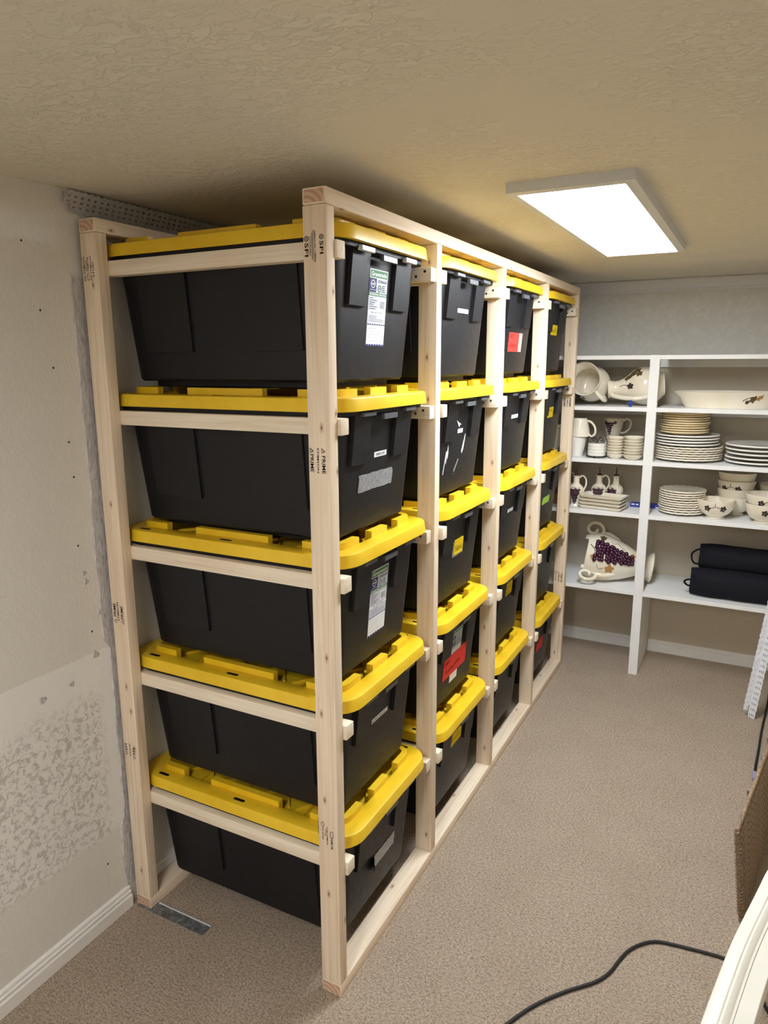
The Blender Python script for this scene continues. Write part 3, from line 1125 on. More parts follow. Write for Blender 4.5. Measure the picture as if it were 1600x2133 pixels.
def written(card_, mat, items, lift=0.045, seed=0):
    F = Flat(front_face, lift)
    rn = random.Random(seed)
    for it in items:
        if it[0] == 't':
            F.text(*it[1:])
        else:
            F.scribble(*it[1:], rnd=rn)
    obj('handwriting', F.mb, mat, card_)


def crumpled(parent, name, u0, u1, v0, v1, mat, seed, peel=0.0, skew=0.0):
    """torn strip of tape with ragged ends"""
    rn = random.Random(seed)
    nx_, ny_ = 14, 4
    vs, fs = [], []
    for i in range(nx_ + 1):
        for j in range(ny_ + 1):
            a, b = i / nx_, j / ny_
            jag = 0.0
            if i in (0, nx_):
                jag = rn.uniform(-0.16, 0.16)
            l = 0.03 + 0.05 * rn.random()
            if peel and a < 0.15:
                l += peel * (0.15 - a) / 0.15
            vs.append(front_face(u0 + (u1 - u0) * a + jag, v0 + (v1 - v0) * b + skew * a + (rn.uniform(-.05, .05) if j in (0, ny_) else 0), l))
    for i in range(nx_):
        for j in range(ny_):
            k = i * (ny_ + 1) + j
            fs.append((k, k + ny_ + 1, k + ny_ + 2, k + 1))
    return obj(name, MB().add(vs, fs), mat, parent)


ROWN = ['topmost black', 'second black', 'middle black', 'fourth black', 'lowest black']
COLN = ['nearest column', 'second column', 'third column', 'farthest column']
DESC = {
    (0, 0): 'with a tall printed shop label', (1, 0): 'with a dress ups label over silver tape', (2, 0): 'with a tall shop label on its dark front',
    (3, 0): 'with one long narrow white label', (4, 0): 'with a peeling strip of silver tape',
    (0, 1): 'with a small blank white label', (1, 1): 'with white scrapes on its front', (2, 1): 'with a yellow note taped on',
    (3, 1): 'with a red note across its shop label', (4, 1): 'with a wide yellow note',
    (0, 2): 'with a red handwritten note', (1, 2): 'with a small white label', (2, 2): 'with a tiny white label', (3, 2): 'with a square yellow note', (4, 2): 'with a bare front',
    (0, 3): 'with a yellow note', (1, 3): 'with a small yellow note', (2, 3): 'with a torn green note', (3, 3): 'with a bare front', (4, 3): 'with a faded red note'}
totes = {}
rt_ = random.Random(5)
for c in range(4):
    for k in range(5):
        jx = rt_.uniform(-.07, .07) if (c, k) != (0, 0) else 0
        t = thing('storage_tote', '%s tote of the %s, %s' % (ROWN[k], COLN[c], DESC[k, c]), 'tote',
                  (-16.05 + jx, c * PY + 13.2, RUN[k] + 0.5), group='black totes with yellow lids on the rack')
        put('bin', BIN, t)
        lid = put('lid', LID, t, (0, 0, 0))
        for sx in (-12.3, 0, 12.3):
            for sy in (-1, 1):
                put('slot', SLOT, lid, (sx, sy * (LHY - 1.05), 1.412))
        pale = (k, c) in ((0, 0),)
        for y in (-5.0, 5.0):
            put('latch_tab', TABL if pale else TAB, t, (BTX + 0.95, y, -0.25))
        put('centre_plate', PLATE, t, (BTX + 0.95, 0.0, -0.62))
        totes[k, c] = t

# everything stuck on the fronts
T_ = totes
brand_sticker(T_[0, 0], -2.05, 2.05, -9.9, -1.9)
brand_sticker(T_[2, 0], -2.2, 2.0, -10.8, -2.5)
cd = card(T_[1, 0], 'name_label', -0.95, 2.0, -5.62, -5.02, 'paper')
written(cd, 'grey_print', [('t', 'DRESS UPS', -0.55, -5.48, 2.1, 0.32)])
crumpled(T_[1, 0], 'silver_tape', -4.2, 3.9, -9.2, -7.25, 'tape', 1)
cd = card(T_[3, 0], 'name_label', -2.3, 2.0, -5.4, -4.85, 'paper')
written(cd, 'grey_print', [('s', -2.2, -5.25, 1.6, 0.24, 14, 0.05), ('s', -0.4, -5.25, 1.7, 0.24, 14, 0.05)], seed=2)
crumpled(T_[4, 0], 'silver_tape', -2.6, 4.3, -9.3, -7.4, 'tape', 4, 0.7)
card(T_[0, 1], 'name_label', -2.1, 2.05, -4.95, -4.38, 'paper')
cd = card(T_[1, 1], 'name_label', -1.2, 0.7, -5.1, -4.5, 'paper')
written(cd, 'grey_print', [('s', -0.75, -4.95, 1.0, 0.25, 6, 0.05)], seed=3)
# scrapes
F = Flat(front_face, 0.02)
F.poly([(-4.3, -6.2), (-4.05, -7.6), (-4.2, -8.6), (-4.55, -7.7)])
F.poly([(-4.9, -7.4), (-4.5, -7.3), (-4.6, -9.2), (-4.9, -8.6), (-5.3, -10.6), (-5.5, -10.5)])
F.poly([(1.9, -5.4), (2.1, -5.5), (1.7, -7.6), (1.2, -8.3), (0.9, -7.8)])
F.poly([(-2.0, -3.1), (-1.2, -3.5), (0.0, -3.9), (-0.6, -3.95), (-0.7, -4.3), (-1.1, -4.0)])
obj('paint_scrape', F.mb, 'scrape', T_[1, 1])
F = Flat(front_face, 0.02)
F.poly([(-0.2, -8.9), (0.2, -8.95), (-1.2, -10.7), (-1.5, -10.5)])
F.poly([(-1.6, -10.9), (-1.4, -10.85), (-1.5, -11.1)])
obj('paint_scrape', F.mb, 'tape', T_[1, 1])
crumpled(T_[2, 1], 'silver_tape', -1.9, 2.3, -7.35, -4.9, 'tape', 6)
cd = card(T_[2, 1], 'sticky_note', -1.45, 1.95, -7.05, -4.75, 'yel_note', 0.13)
written(cd, 'pencil_y', [('t', 'Fabric', -1.1, -6.55, 2.7, 0.95)], 0.15)
brand_sticker(T_[3, 1], -2.05, 2.05, -10.8, -2.6, cut=-6.6)
card(T_[3, 1], 'white_slip', -1.6, 1.4, -11.1, -8.6, 'paper', 0.035)
cd = card(T_[3, 1], 'red_note', -4.6, 4.6, -9.75, -6.3, 'red_note', 0.06)
written(cd, 'pencil', [('s', -4.1, -7.4, 1.8, 0.6, 8, 0.08), ('s', -3.7, -8.9, 3.2, 0.7, 12, 0.09), ('s', -0.2, -8.7, 2.4, 0.9, 8, 0.1)], 0.08, 4)
cd = card(T_[4, 1], 'yellow_note', -2.4, 2.4, -5.3, -3.1, 'yel_note')
written(cd, 'pencil_y', [('s', -1.9, -4.6, 3.6, 0.8, 11, 0.08)], seed=5)
cd = card(T_[0, 2], 'red_note', -3.4, 2.2, -9.9, -6.75, 'red_note')
card(T_[0, 2], 'pale_note_edge', 2.2, 4.1, -9.9, -6.75, 'pink_note')
written(cd, 'pencil', [('t', 'BOYS', -2.8, -7.75, 2.2, 0.75), ('s', -2.7, -9.2, 3.6, 0.75, 13, 0.11)], seed=6)
cd = card(T_[1, 2], 'name_label', -2.1, 2.2, -4.8, -4.15, 'paper')
written(cd, 'grey_print', [('s', -1.4, -4.65, 2.8, 0.28, 12, 0.06)], seed=7)
cd = card(T_[2, 2], 'name_label', -1.5, 1.6, -5.4, -4.8, 'paper')
written(cd, 'grey_print', [('s', -1.0, -5.25, 2.0, 0.26, 9, 0.06)], seed=8)
cd = card(T_[3, 2], 'yellow_note', -2.1, 2.1, -4.8, -2.4, 'yel_note')
written(cd, 'pencil_y', [('s', -1.6, -3.5, 3.0, 0.6, 10, 0.1), ('s', -1.5, -4.5, 2.6, 0.6, 8, 0.1)], seed=9)
cd = card(T_[0, 3], 'yellow_note', -2.3, 2.4, -6.4, -4.4, 'yel_note')
written(cd, 'pencil_y', [('s', -1.7, -5.9, 3.4, 0.9, 8, 0.12)], seed=10)
cd = card(T_[1, 3], 'yellow_note', -2.2, 2.1, -6.4, -4.3, 'yel_note')
written(cd, 'pencil_y', [('s', -1.6, -5.2, 2.8, 0.6, 8, 0.12)], seed=11)
crumpled(T_[2, 3], 'green_note', -2.6, 2.9, -8.4, -6.9, 'grn_note', 12)
card(T_[4, 3], 'red_note', -2.6, 2.6, -8.6, -6.0, 'red_note')

# ================================================================ floor items
mb = MB().box(-5.6, 5.6, -0.85, 0.85, 0.0, 0.07)
st = obj('floor_strip', mb, 'steel', None, None, 0.02, label='short worn metal strip on the carpet by the rear foot of the rack', cat='metal strip',
         loc=(-25.7, 0.45, 0.0), rot=(0, 0, 0))
obj('raised_edge', MB().box(-3.3, 5.55, 0.72, 0.85, 0.07, 0.16), 'vinyl_white', st)

cp = [(13.0, -6.0), (15.6, 1.0), (17.8, 5.16), (19.35, 8.06), (20.9, 10.3), (22.8, 12.55), (25.26, 15.1), (26.5, 17.2), (27.2, 19.5), (28, 21.6), (29.4, 23.5), (30.9, 24.6),
      (32.6, 25.0), (34.7, 25.3), (36.9, 25.55), (38.5, 25.6), (40.6, 24.9), (42.0, 22.8), (42.9, 20.2), (44.6, 18.0), (49.0, 17.0)]
obj('power_cord', MB().tube(spline([(x, y, 0.2) for x, y in cp], 6), 0.2, 10), 'cord', None, 60,
    label='thick black cord snaking across the carpet in the foreground', cat='cord')
cp = [(46.0, 119.0), (44.2, 112), (43.4, 100.2), (42.4, 88.5), (41.8, 79.0), (41.4, 73.5), (41.35, 71.2)]
t = thing('extension_cord', 'thin black extension cord on the carpet beside the leaning strip', 'cord', (41.35, 71, 0))
obj('cable', MB().tube([Vector(p) - Vector((41.35, 71, 0)) for p in spline([(x, y, 0.22) for x, y in cp], 6)], 0.21, 8), 'cord', t, 60)
obj('plug', MB().box(-0.45, 0.45, -2.2, 0.3, 0.02, 0.7), 'mauve', t, None, 0.12)
cp = [(0.3, 0.6, 0.32), (1.0, 2.6, 0.45), (2.2, 5.2, 0.4), (5.5, 8.0, 0.25)]
obj('cable', MB().tube(spline(cp, 6), 0.21, 8), 'cord', t, 60)
# white tube with a blue band
t = thing('sealant_tube', 'white tube with a blue band lying on the carpet at the right edge', 'tube', (43.55, 77.6, 0.95), (0, 0, R_(-9)))
M = Matrix.Rotation(-PI / 2, 4, 'X')
obj('body', MB().lathe([(0, -5), (0.9, -5), (0.95, -4.9), (0.95, 4.9), (0.9, 5), (0, 5)], 20, M), 'vinyl_white', t, 40)
obj('band', MB().lathe([(0.95, -3.2), (0.975, -3.2), (0.975, -2.0), (0.95, -2.0)], 20, M), 'blue_pack', t, 40)
obj('cap', MB().lathe([(0, 5.0), (0.3, 5.0), (0.2, 6.6), (0, 6.6)], 12, M), 'amber', t, 40)

# rattan panel
P0 = Vector((38.15, 21.78, 0))
dd = Vector((0.1489, 0.9888, 0))
hgt = 20.0
t = thing('rattan_panel', 'brown rattan panel of close rods standing beyond the white rail', 'rattan panel', P0)
Lp = 44.0


def pan(s, z):
    """along the panel, height; the near edge is raked"""
    return dd * (s + (hgt - z) * 0.62) + Vector((0, 0, z))


edge = [pan(0, z) for z in (0.25, 4, 8, 12, 16, hgt)]
obj('edge_post', MB().tube(edge, 0.27, 8), 'rattan', t, 60)
coil = []
for k in range(24 * 8):
    z = 0.4 + (hgt - 0.4) * k / (24 * 8)
    a = 2 * PI * k / 8
    p = pan(0, z)
    coil.append(p + Vector((0.36 * math.cos(a), 0.36 * math.sin(a), 0)))
obj('edge_wrap', MB().tube(coil, 0.11, 5), 'rattan', t, 60)
rod = mesh('rod', MB().tube([dd * 0, dd * (Lp - 16.0)], 0.34, 8), 'rattan', 60)
z = 0.35
while z < hgt - 0.2:
    put('rod', rod, t, pan(0.05, z))
    z += 1.55
obj('top_rod', MB().tube([pan(-0.1, hgt), pan(Lp - 16, hgt)], 0.24, 8), 'rattan', t, 60)
for s in (9.0, 24.0):
    obj('cross_bar', MB().tube([pan(s, zz) + Vector((-0.32, 0, 0)) for zz in (0.25, 7, hgt + 0.15)], 0.22, 8), 'rattan', t, 60)
obj('edge_post', MB().tube([pan(Lp - 16, zz) for zz in (0.25, 7, hgt)], 0.27, 8), 'rattan', t, 60)
# return leaf that keeps it upright
q0 = pan(Lp - 16, 0.25)
for zz in (0.3, 5.0, 9.5, hgt):
    a = pan(Lp - 16, zz)
    obj('return_rod', MB().tube([a, a + Vector((10, 2, 0))], 0.22, 6), 'rattan', t, 60)
obj('edge_post', MB().tube([pan(Lp - 16, zz) + Vector((10, 2, 0)) for zz in (0.25, 7, hgt)], 0.27, 8), 'rattan', t, 60)

# white rail in the near right corner
t = thing('white_rail', 'ivory painted wooden rail with a rounded moulding in the near right corner', 'furniture', (37.5, -3.0, 0))
RP = [Vector(p) - Vector((37.5, -3.0, 0)) for p in spline([(33.04, -27.33, 0), (34.64, -18.47, 0), (36.23, -9.61, 0), (37.11, -4.72, 0), (38.15, 0.47, 0), (39.86, 7.41, 0), (40.69, 10.77, 0), (43.14, 19.41, 0), (47.46, 31.63, 0)], 4)]


def rail(profile):
    rings = []
    for k, p in enumerate(RP):
        q0, q1 = RP[max(0, k - 1)], RP[min(len(RP) - 1, k + 1)]
        tg = (q1 - q0).normalized()
        nr = Vector((tg.y, -tg.x, 0))
        rings.append([p + nr * u + Vector((0, 0, z)) for u, z in profile])
    return MB().loft(rings)


mould = [(-0.08, 22.6), (-0.08, 23.5), (0.02, 23.9), (0.4, 24.08), (0.95, 24.1), (1.05, 23.98), (1.2, 24.05), (1.5, 23.9), (1.62, 23.72), (1.8, 23.68), (1.8, 22.6)]
obj('moulding', rail(mould), 'rail_paint', t, 40)
obj('rail_board', rail([(1.82, 21.6), (1.82, 23.6), (3.0, 23.5), (3.05, 23.42), (3.05, 21.6)]), 'rail_paint', t, 30)
for k in (1, len(RP) - 2):
    tg = (RP[k + 1] - RP[k - 1]).normalized()
    c = RP[k] + Vector((tg.y, -tg.x, 0)) * 1.5
    obj('leg', MB().loft([[c + Vector((x, y, 0)) for x, y in ((-.8, -.8), (.8, -.8), (.8, .8), (-.8, .8))],
                          [c + Vector((x, y, 22.7)) for x, y in ((-1.1, -1.1), (1.1, -1.1), (1.1, 1.1), (-1.1, 1.1))]]), 'rail_paint', t, 30)


# ================================================================ crockery
def rotm(v):
    """rotation taking +Z to v"""
    return Vector((0, 0, 1)).rotation_difference(Vector(v).normalized()).to_matrix().to_4x4()


def prof_at(prof, z):
    for (r0, z0), (r1, z1) in zip(prof, prof[1:]):
        if min(z0, z1) <= z <= max(z0, z1) and abs(z1 - z0) > 1e-6:
            return r0 + (r1 - r0) * (z - z0) / (z1 - z0)
    return prof[-1][0]


def smooth_prof(pts, n=5):
    return [(max(0.0, p.x), p.y) for p in spline([(r, z, 0) for r, z in pts], n)]


def grapes(parent, prof, z0, z1, phi, width, rad, M=None, rows=7, mat='grape'):
    """triangular bunch on a turned surface: from z0 (wide) to z1 (tip)"""
    mb = MB()
    for i in range(rows):
        f = i / (rows - 1)
        z = z0 + (z1 - z0) * f
        r = prof_at(prof, z)
        m = max(1, round((1 - f * 0.85) * width))
        for j in range(m):
            off = (j - (m - 1) / 2) * rad * 1.75 / max(r, 0.3)
            a = phi + off
            p = Vector((r * math.cos(a), r * math.sin(a), z + (0.25 * rad if j % 2 else 0)))
            if M:
                p = M @ p
            mb.ball(p, (rad, rad, rad), 7, 5)
    return obj('grapes', mb, mat, parent, 60)


def leaf(parent, prof, z, phi, size, mat, M=None, lobes=5, name='leaf', turn=0.0):
    mb = MB()
    n = lobes * 4
    pts = []
    for k in range(n):
        a = 2 * PI * k / n + turn
        rr = size * (0.62 + 0.38 * abs(math.cos(lobes * a / 2)))
        zz = z + rr * math.sin(a)
        r = prof_at(prof, zz) + 0.03
        ang = phi + rr * math.cos(a) / max(r, 0.3)
        pts.append(Vector((r * math.cos(ang), r * math.sin(ang), zz)))
    r = prof_at(prof, z) + 0.07
    c = Vector((r * math.cos(phi), r * math.sin(phi), z))
    vs = pts + [c]
    if M:
        vs = [M @ p for p in vs]
    mb.add(vs, [(k, (k + 1) % n, n) for k in range(n)])
    return obj(name, mb, mat, parent, 60)


def vine(parent, prof, zp, M=None, r=0.05, name='vine'):
    path = []
    for z, ph in zp:
        rr = prof_at(prof, z) + 0.02
        p = Vector((rr * math.cos(ph), rr * math.sin(ph), z))
        path.append(M @ p if M else p)
    return obj(name, MB().tube(spline(path, 5), r, 5), 'vine', parent, 60)


def plate_mesh(R, mat, scallop=0, name='plate'):
    prof = [(0, 0.06), (R * 0.5, 0.06), (R * 0.52, 0.0), (R * 0.58, 0.0), (R * 0.62, 0.1), (R * 0.96, 0.44), (R, 0.52), (R, 0.76), (R * 0.985, 0.82), (R * 0.9, 0.68),
            (R * 0.64, 0.24), (R * 0.55, 0.16), (0, 0.15)]

    def sc(r, z, a):
        if scallop and r > R * 0.8:
            w = math.sin(scallop * a)
            return r + 0.08 * w, z + 0.05 * w
        return r, z
    return mesh(name, MB().lathe(prof, 72 if scallop else 40, None, sc), mat, 40)


ORD = ['bottom', 'second', 'third', 'fourth', 'fifth', 'sixth', 'seventh', 'eighth', 'ninth', 'tenth', 'eleventh']


def ordinal(k, n):
    return 'bottom' if k == 0 else ('top' if k == n - 1 else ORD[k] + ' from bottom')


def stack(me, name, n, x, y, z, pitch, desc, cat, group, jit=0.12, seed=0):
    rn = random.Random(seed)
    out = []
    for k in range(n):
        o = put(name, me, None, (x + rn.uniform(-jit, jit), y + rn.uniform(-jit, jit), z + k * pitch), (0, 0, rn.uniform(0, 6)),
                '%s, %s' % (desc, ordinal(k, n)), cat, group)
        out.append(o)
    return out


SZ = {1: SH[0], 2: SH[1], 3: SH[2], 4: SH[3], 5: SH[4]}
z3 = SZ[3]
a = stack(plate_mesh(6.95, 'cream', 26), 'dinner_plate', 6, 23.2, 111.6, z3 + 0.02, 0.5, 'wavy-edged dinner plate in the left plate stack', 'plate', 'wavy plates low in the left stack', 0.1, 1)
zt = z3 + 0.02 + 6 * 0.5
b = stack(plate_mesh(6.55, 'cream_white'), 'dinner_plate', 4, 22.8, 111.4, zt + 0.14, 0.62, 'plain dinner plate in the middle of the left plate stack', 'plate', 'plain plates midway in the left stack', 0.12, 2)
zt2 = zt + 0.14 + 4 * 0.62
c_ = stack(plate_mesh(4.95, 'amber', 0), 'side_plate', 9, 22.2, 111.2, zt2 + 0.05, 0.5, 'small side plate on top of the left plate stack', 'plate', 'side plates on the left stack', 0.22, 3)
d_ = stack(plate_mesh(6.5, 'cream_white'), 'dinner_plate', 5, 37.1, 111.4, z3 + 0.02, 0.86, 'wide-rimmed plate in the right-hand plate stack', 'plate', 'plates in the right stack', 0.15, 4)
leaf_prof = [(0, 0)]
top = d_[-1]
fl = MB()
for (cx, cy, s) in ((-0.6, -4.4, 0.9), (0.7, -4.8, 0.7), (1.6, -3.9, 0.8)):
    n = 12
    fl.add([(cx + s * (0.6 + 0.4 * abs(math.cos(2.5 * 2 * PI * k / n))) * math.cos(2 * PI * k / n), cy + 0.6 * s * math.sin(2 * PI * k / n), 0.72) for k in range(n)], [tuple(range(n))])
top.rotation_euler = (0, 0, 0)
obj('painted_leaf', fl, 'leaf', top)
z4 = SZ[4]
e_ = stack(plate_mesh(4.75, 'cream', 20), 'salad_plate', 10, 22.9, 110.2, z4 + 0.02, 0.52, 'small scalloped plate stacked beside the flowered bowl', 'plate', 'scalloped plates on the fourth shelf', 0.12, 5)
tp = e_[-1]
tp.rotation_euler = (0, 0, 0)
F = Flat(lambda u, v, l: (u, v, 0.2 + l), 0.0)
F.stroke([(-0.4, -1.6), (0.2, -0.4), (0.5, 0.4), (1.1, 1.2)], 0.16)
F.stroke([(0.2, -0.4), (-1.2, 0.3), (-2.2, 0.2)], 0.1)
F.stroke([(0.5, 0.4), (1.6, 0.1), (2.6, 0.5)], 0.1)
obj('painted_stem', F.mb, 'vine', tp)


# footed bowls with painted flowers
def bowl_prof(R, h):
    return [(0, 0.0), (R * 0.48, 0.0), (R * 0.52, 0.1), (R * 0.42, 0.42), (R * 0.5, 0.62), (R * 0.74, h * 0.3), (R * 0.91, h * 0.55), (R * 0.99, h * 0.88), (R * 1.0, h),
            (R * 0.95, h), (R * 0.93, h * 0.88), (R * 0.85, h * 0.55), (R * 0.62, h * 0.3), (R * 0.3, 0.75), (0, 0.7)]


BP = bowl_prof(3.85, 4.1)
BOUT = BP[1:9]
BOWL = mesh('bowl_body', MB().lathe(BP, 40), 'cream', 40)


def bowl(x, y, z, phis, label, group, rot=0):
    t = thing('footed_bowl', label, 'bowl', (x, y, z), (0, 0, rot), group)
    put('bowl_body', BOWL, t)
    for ph in phis:
        leaf(t, BOUT, 2.5, ph, 0.72, 'petal', None, 5, 'painted_flower')
        obj('flower_eye', MB().ball((prof_at(BOUT, 2.5) * math.cos(ph), prof_at(BOUT, 2.5) * math.sin(ph), 2.5), (0.14, 0.14, 0.14), 7, 5), 'leaf_tan', t, 60)
    if len(phis) > 1:
        m = (phis[0] + phis[1]) / 2
        vine(t, BOUT, [(2.6, phis[0] + 0.12), (2.75, m - 0.12), (3.0, m), (2.8, m + 0.15), (2.6, phis[1] - 0.12)], None, 0.05)
        vine(t, BOUT, [(3.0, m), (3.3, m - 0.02), (3.75, m)], None, 0.05)
    return t


bowl(29.9, 108.3, z4, (-2.0, -1.1), 'footed bowl with two dark painted flowers standing alone in front', 'footed bowls')
for k in range(4):
    bowl(33.4, 114.2, z4 + 1.78 * k, (-2.25, -1.45) if k == 2 else (), 'footed bowl in the four-high stack behind the flowered bowl, %s' % ordinal(k, 4), 'footed bowls', 0.0)
for k in range(2):
    bowl(39.2, 107.6, z4 + 2.0 * k, (-1.65 - k * 0.5,) if k == 0 else (-1.9, -1.2), 'footed bowl in the pair at the right end of the fourth shelf, %s' % ordinal(k, 2), 'footed bowls', 0.1)
for k in range(2):
    bowl(41.6, 115.6, z4 + 2.9 * k, (-2.1, -1.4), 'footed bowl far back at the right end of the fourth shelf, %s' % ordinal(k, 2), 'footed bowls', 0.0)

# little dipping bowls in two stacks
DP = [(0, 0), (1.0, 0.0), (1.05, 0.06), (1.55, 0.45), (1.85, 0.95), (1.88, 1.1), (1.8, 1.1), (1.45, 0.55), (0.9, 0.22), (0, 0.18)]
DIP = mesh('dipping_bowl', MB().lathe(DP, 28), 'cream', 50)
DIP2 = mesh('dipping_bowl', MB().lathe([(r * 1.16, z * 1.05) for r, z in DP], 28), 'cream', 50)
stack(DIP, 'dipping_bowl', 7, 8.5, 107.0, z3 + 0.02, 0.62, 'little cream bowl in the narrower stack next to the wire caddy', 'bowl', 'little bowls in the left small stack', 0.08, 6)
stack(DIP2, 'dipping_bowl', 7, 12.4, 106.6, z3 + 0.02, 0.65, 'little cream bowl in the stack against the upright', 'bowl', 'little bowls in the right small stack', 0.12, 7)

# coaster caddy
t = thing('coaster_caddy', 'dark wire caddy around a pile of white coasters', 'caddy', (4.45, 107.0, z3))
mb = MB()
ringp = [(2.15 * math.cos(2 * PI * k / 28), 2.15 * math.sin(2 * PI * k / 28), 0.32) for k in range(28)]
mb.tube(ringp, 0.1, 6, True)
obj('base_ring', mb, 'iron', t, 60)
for k in range(3):
    a = 2 * PI * k / 3 + 0.5
    obj('foot', MB().ball((2.1 * math.cos(a), 2.1 * math.sin(a), 0.15), (0.15, 0.15, 0.15), 8, 5), 'iron', t, 60)
for sx in (-1, 1):
    obj('upright_wire', MB().tube(spline([(sx * 2.15, 0, 0.3), (sx * 2.2, 0, 2.2), (sx * 2.1, 0, 4.0), (sx * 1.6, 0, 4.7), (sx * 1.2, 0, 4.3)], 5), 0.085, 6), 'iron', t, 60)
for sx in (-1, 1):
    sp = [(sx * 0.1, 0, 3.3)]
    for k in range(18):
        a = 2 * PI * k / 12
        sp.append((sx * (0.75 + 0.55 * (1 - k / 22) * math.cos(a + PI)), 0.05, 4.1 + 0.55 * (1 - k / 22) * math.sin(a)))
    obj('scroll_wire', MB().tube(spline(sp, 3), 0.08, 5), 'iron', t, 60)
obj('floor_wire', MB().tube([(-2.15, 0, 0.32), (2.15, 0, 0.32)], 0.09, 6), 'iron', t, 60)
obj('floor_wire', MB().tube([(0, -2.15, 0.32), (0, 2.15, 0.32)], 0.09, 6), 'iron', t, 60)
CO = mesh('coaster', MB().lathe([(0, 0), (1.85, 0), (1.95, 0.08), (1.95, 0.6), (1.85, 0.68), (0, 0.68)], 32), 'cream_white', 40)
for k in range(4):
    put('coaster', CO, None, (4.45, 107.0, z3 + 0.42 + 0.7 * k), (0, 0, 0), 'round white coaster in the wire caddy, %s' % ordinal(k, 4), 'coaster', 'white coasters in the caddy')


# cups
def ear(pts, r, n=7, flat=1.0):
    return MB().tube(spline(pts, n), r, 8)


def cup(x, y, z, R, h, label, handle_ang, grp=True, up_=True, mat='cream', group=None):
    t = thing('mug', label, 'mug', (x, y, z), (0, 0, 0), group)
    prof = [(0, 0.0), (R * 0.62, 0.0), (R * 0.66, 0.12), (R * 0.76, h * 0.25), (R * 0.9, h * 0.6), (R * 1.0, h), (R * 0.95, h), (R * 0.84, h * 0.55), (R * 0.6, 0.4), (0, 0.3)]
    if not up_:
        prof = [(r, h - zz) for r, zz in prof][::-1]
    out = [p for p in (prof[1:6] if up_ else prof[4:9])]
    obj('cup_body', MB().lathe(prof, 36), mat, t, 45)
    ca, sa = math.cos(handle_ang), math.sin(handle_ang)
    hp = [(R * 0.86, h * 0.82), (R * 1.25, h * 0.98), (R * 1.62, h * 0.8), (R * 1.55, h * 0.45), (R * 1.15, h * 0.2), (R * 0.72, h * 0.14)]
    if not up_:
        hp = [(r * 1.0, h - zz) for r, zz in hp]
    obj('handle', ear([(r * ca, r * sa, zz) for r, zz in hp], 0.25), mat, t, 60)
    if grp:
        grapes(t, sorted(out, key=lambda p: p[1]), h * 0.72, h * 0.12, -1.9, 5, 0.26, None, 6)
        leaf(t, sorted(out, key=lambda p: p[1]), h * 0.78, -1.25, 0.42, 'leaf')
        leaf(t, sorted(out, key=lambda p: p[1]), h * 0.8, -2.3, 0.35, 'leaf')
    return t


cup(-0.3, 108.0, z3 + 0.02, 2.15, 4.55, 'tall white mug standing under a larger cream mug', 2.6, False, True, 'cream_white')
cup(0.2, 108.0, z3 + 4.6, 2.4, 4.1, 'cream mug turned upside down on the white mug', -0.3, False, False)
# two in the back: the upper one shows its grapes
cup(6.4, 115.4, z3 + 0.02, 2.2, 4.3, 'plain mug at the back under the grape mug', 2.8, False, False, 'cream')
cup(6.4, 115.4, z3 + 4.34, 2.35, 4.0, 'mug painted with purple grapes at the back of the second shelf', 0.0, True, True)

# tureen behind the rack's end post
t = thing('serving_bowl', 'large plain cream bowl half hidden behind the end post', 'bowl', (-7.6, 112.0, z3))
TP = [(0, 0), (1.9, 0), (2.1, 0.25), (2.0, 0.7), (2.9, 2.0), (3.9, 4.6), (4.2, 6.1), (4.3, 6.4), (4.2, 7.0), (3.9, 7.0), (3.8, 6.0), (3.4, 4.2), (2.2, 1.6), (0, 1.1)]
obj('bowl_body', MB().lathe(TP, 40), 'cream', t, 45)
obj('rim_line', MB().lathe([(4.22, 6.1), (4.38, 6.2), (4.22, 6.3)], 40), 'cream', t, 60)
# box on the fourth shelf behind the post
t = thing('cardboard_box', 'small tan cardboard box half hidden behind the end post', 'box', (-6.6, 110.5, z4))
obj('box_body', MB().box(-2.4, 2.4, -2.2, 2.2, 0, 2.6), 'tan_card', t, None, 0.06)
obj('flap', MB().box(-2.4, 2.4, -2.2, -0.1, 2.6, 2.68), 'tan_card', t, None, 0.02)
obj('flap', MB().box(-2.4, 2.4, 0.1, 2.2, 2.6, 2.68), 'tan_card', t, None, 0.02)

# oval platter
t = thing('serving_platter', 'very large cream oval platter on the second shelf', 'platter', (30.5, 110.6, SZ[2]))
PR = [(0, 0.05), (8.4, 0.0), (8.6, 0.02), (9.2, 0.9), (9.8, 2.0), (11.3, 3.15), (11.5, 3.35), (11.2, 3.4), (9.4, 2.2), (8.7, 1.0), (8.0, 0.45), (0, 0.4)]


def ovalsc(r, z, a):
    return r, z


mb = MB().lathe(PR, 56)
mb.v = [(x, y * 0.52, z) for x, y, z in mb.v]
obj('dish', mb, 'cream', t, 45)
LM = Matrix.Diagonal((1, 0.52, 1, 1))
leaf(t, PR[2:6], 2.0, -1.1, 0.8, 'leaf', LM, 5, 'painted_leaf')
leaf(t, PR[2:6], 1.4, -1.2, 0.45, 'petal', LM, 5, 'painted_leaf')
leaf(t, PR[2:6], 2.3, -0.98, 0.7, 'leaf_tan', LM, 5, 'painted_leaf')
vine(t, PR[2:6], [(1.6, -1.3), (2.2, -1.22), (2.5, -1.1), (2.0, -0.95)], LM, 0.06)

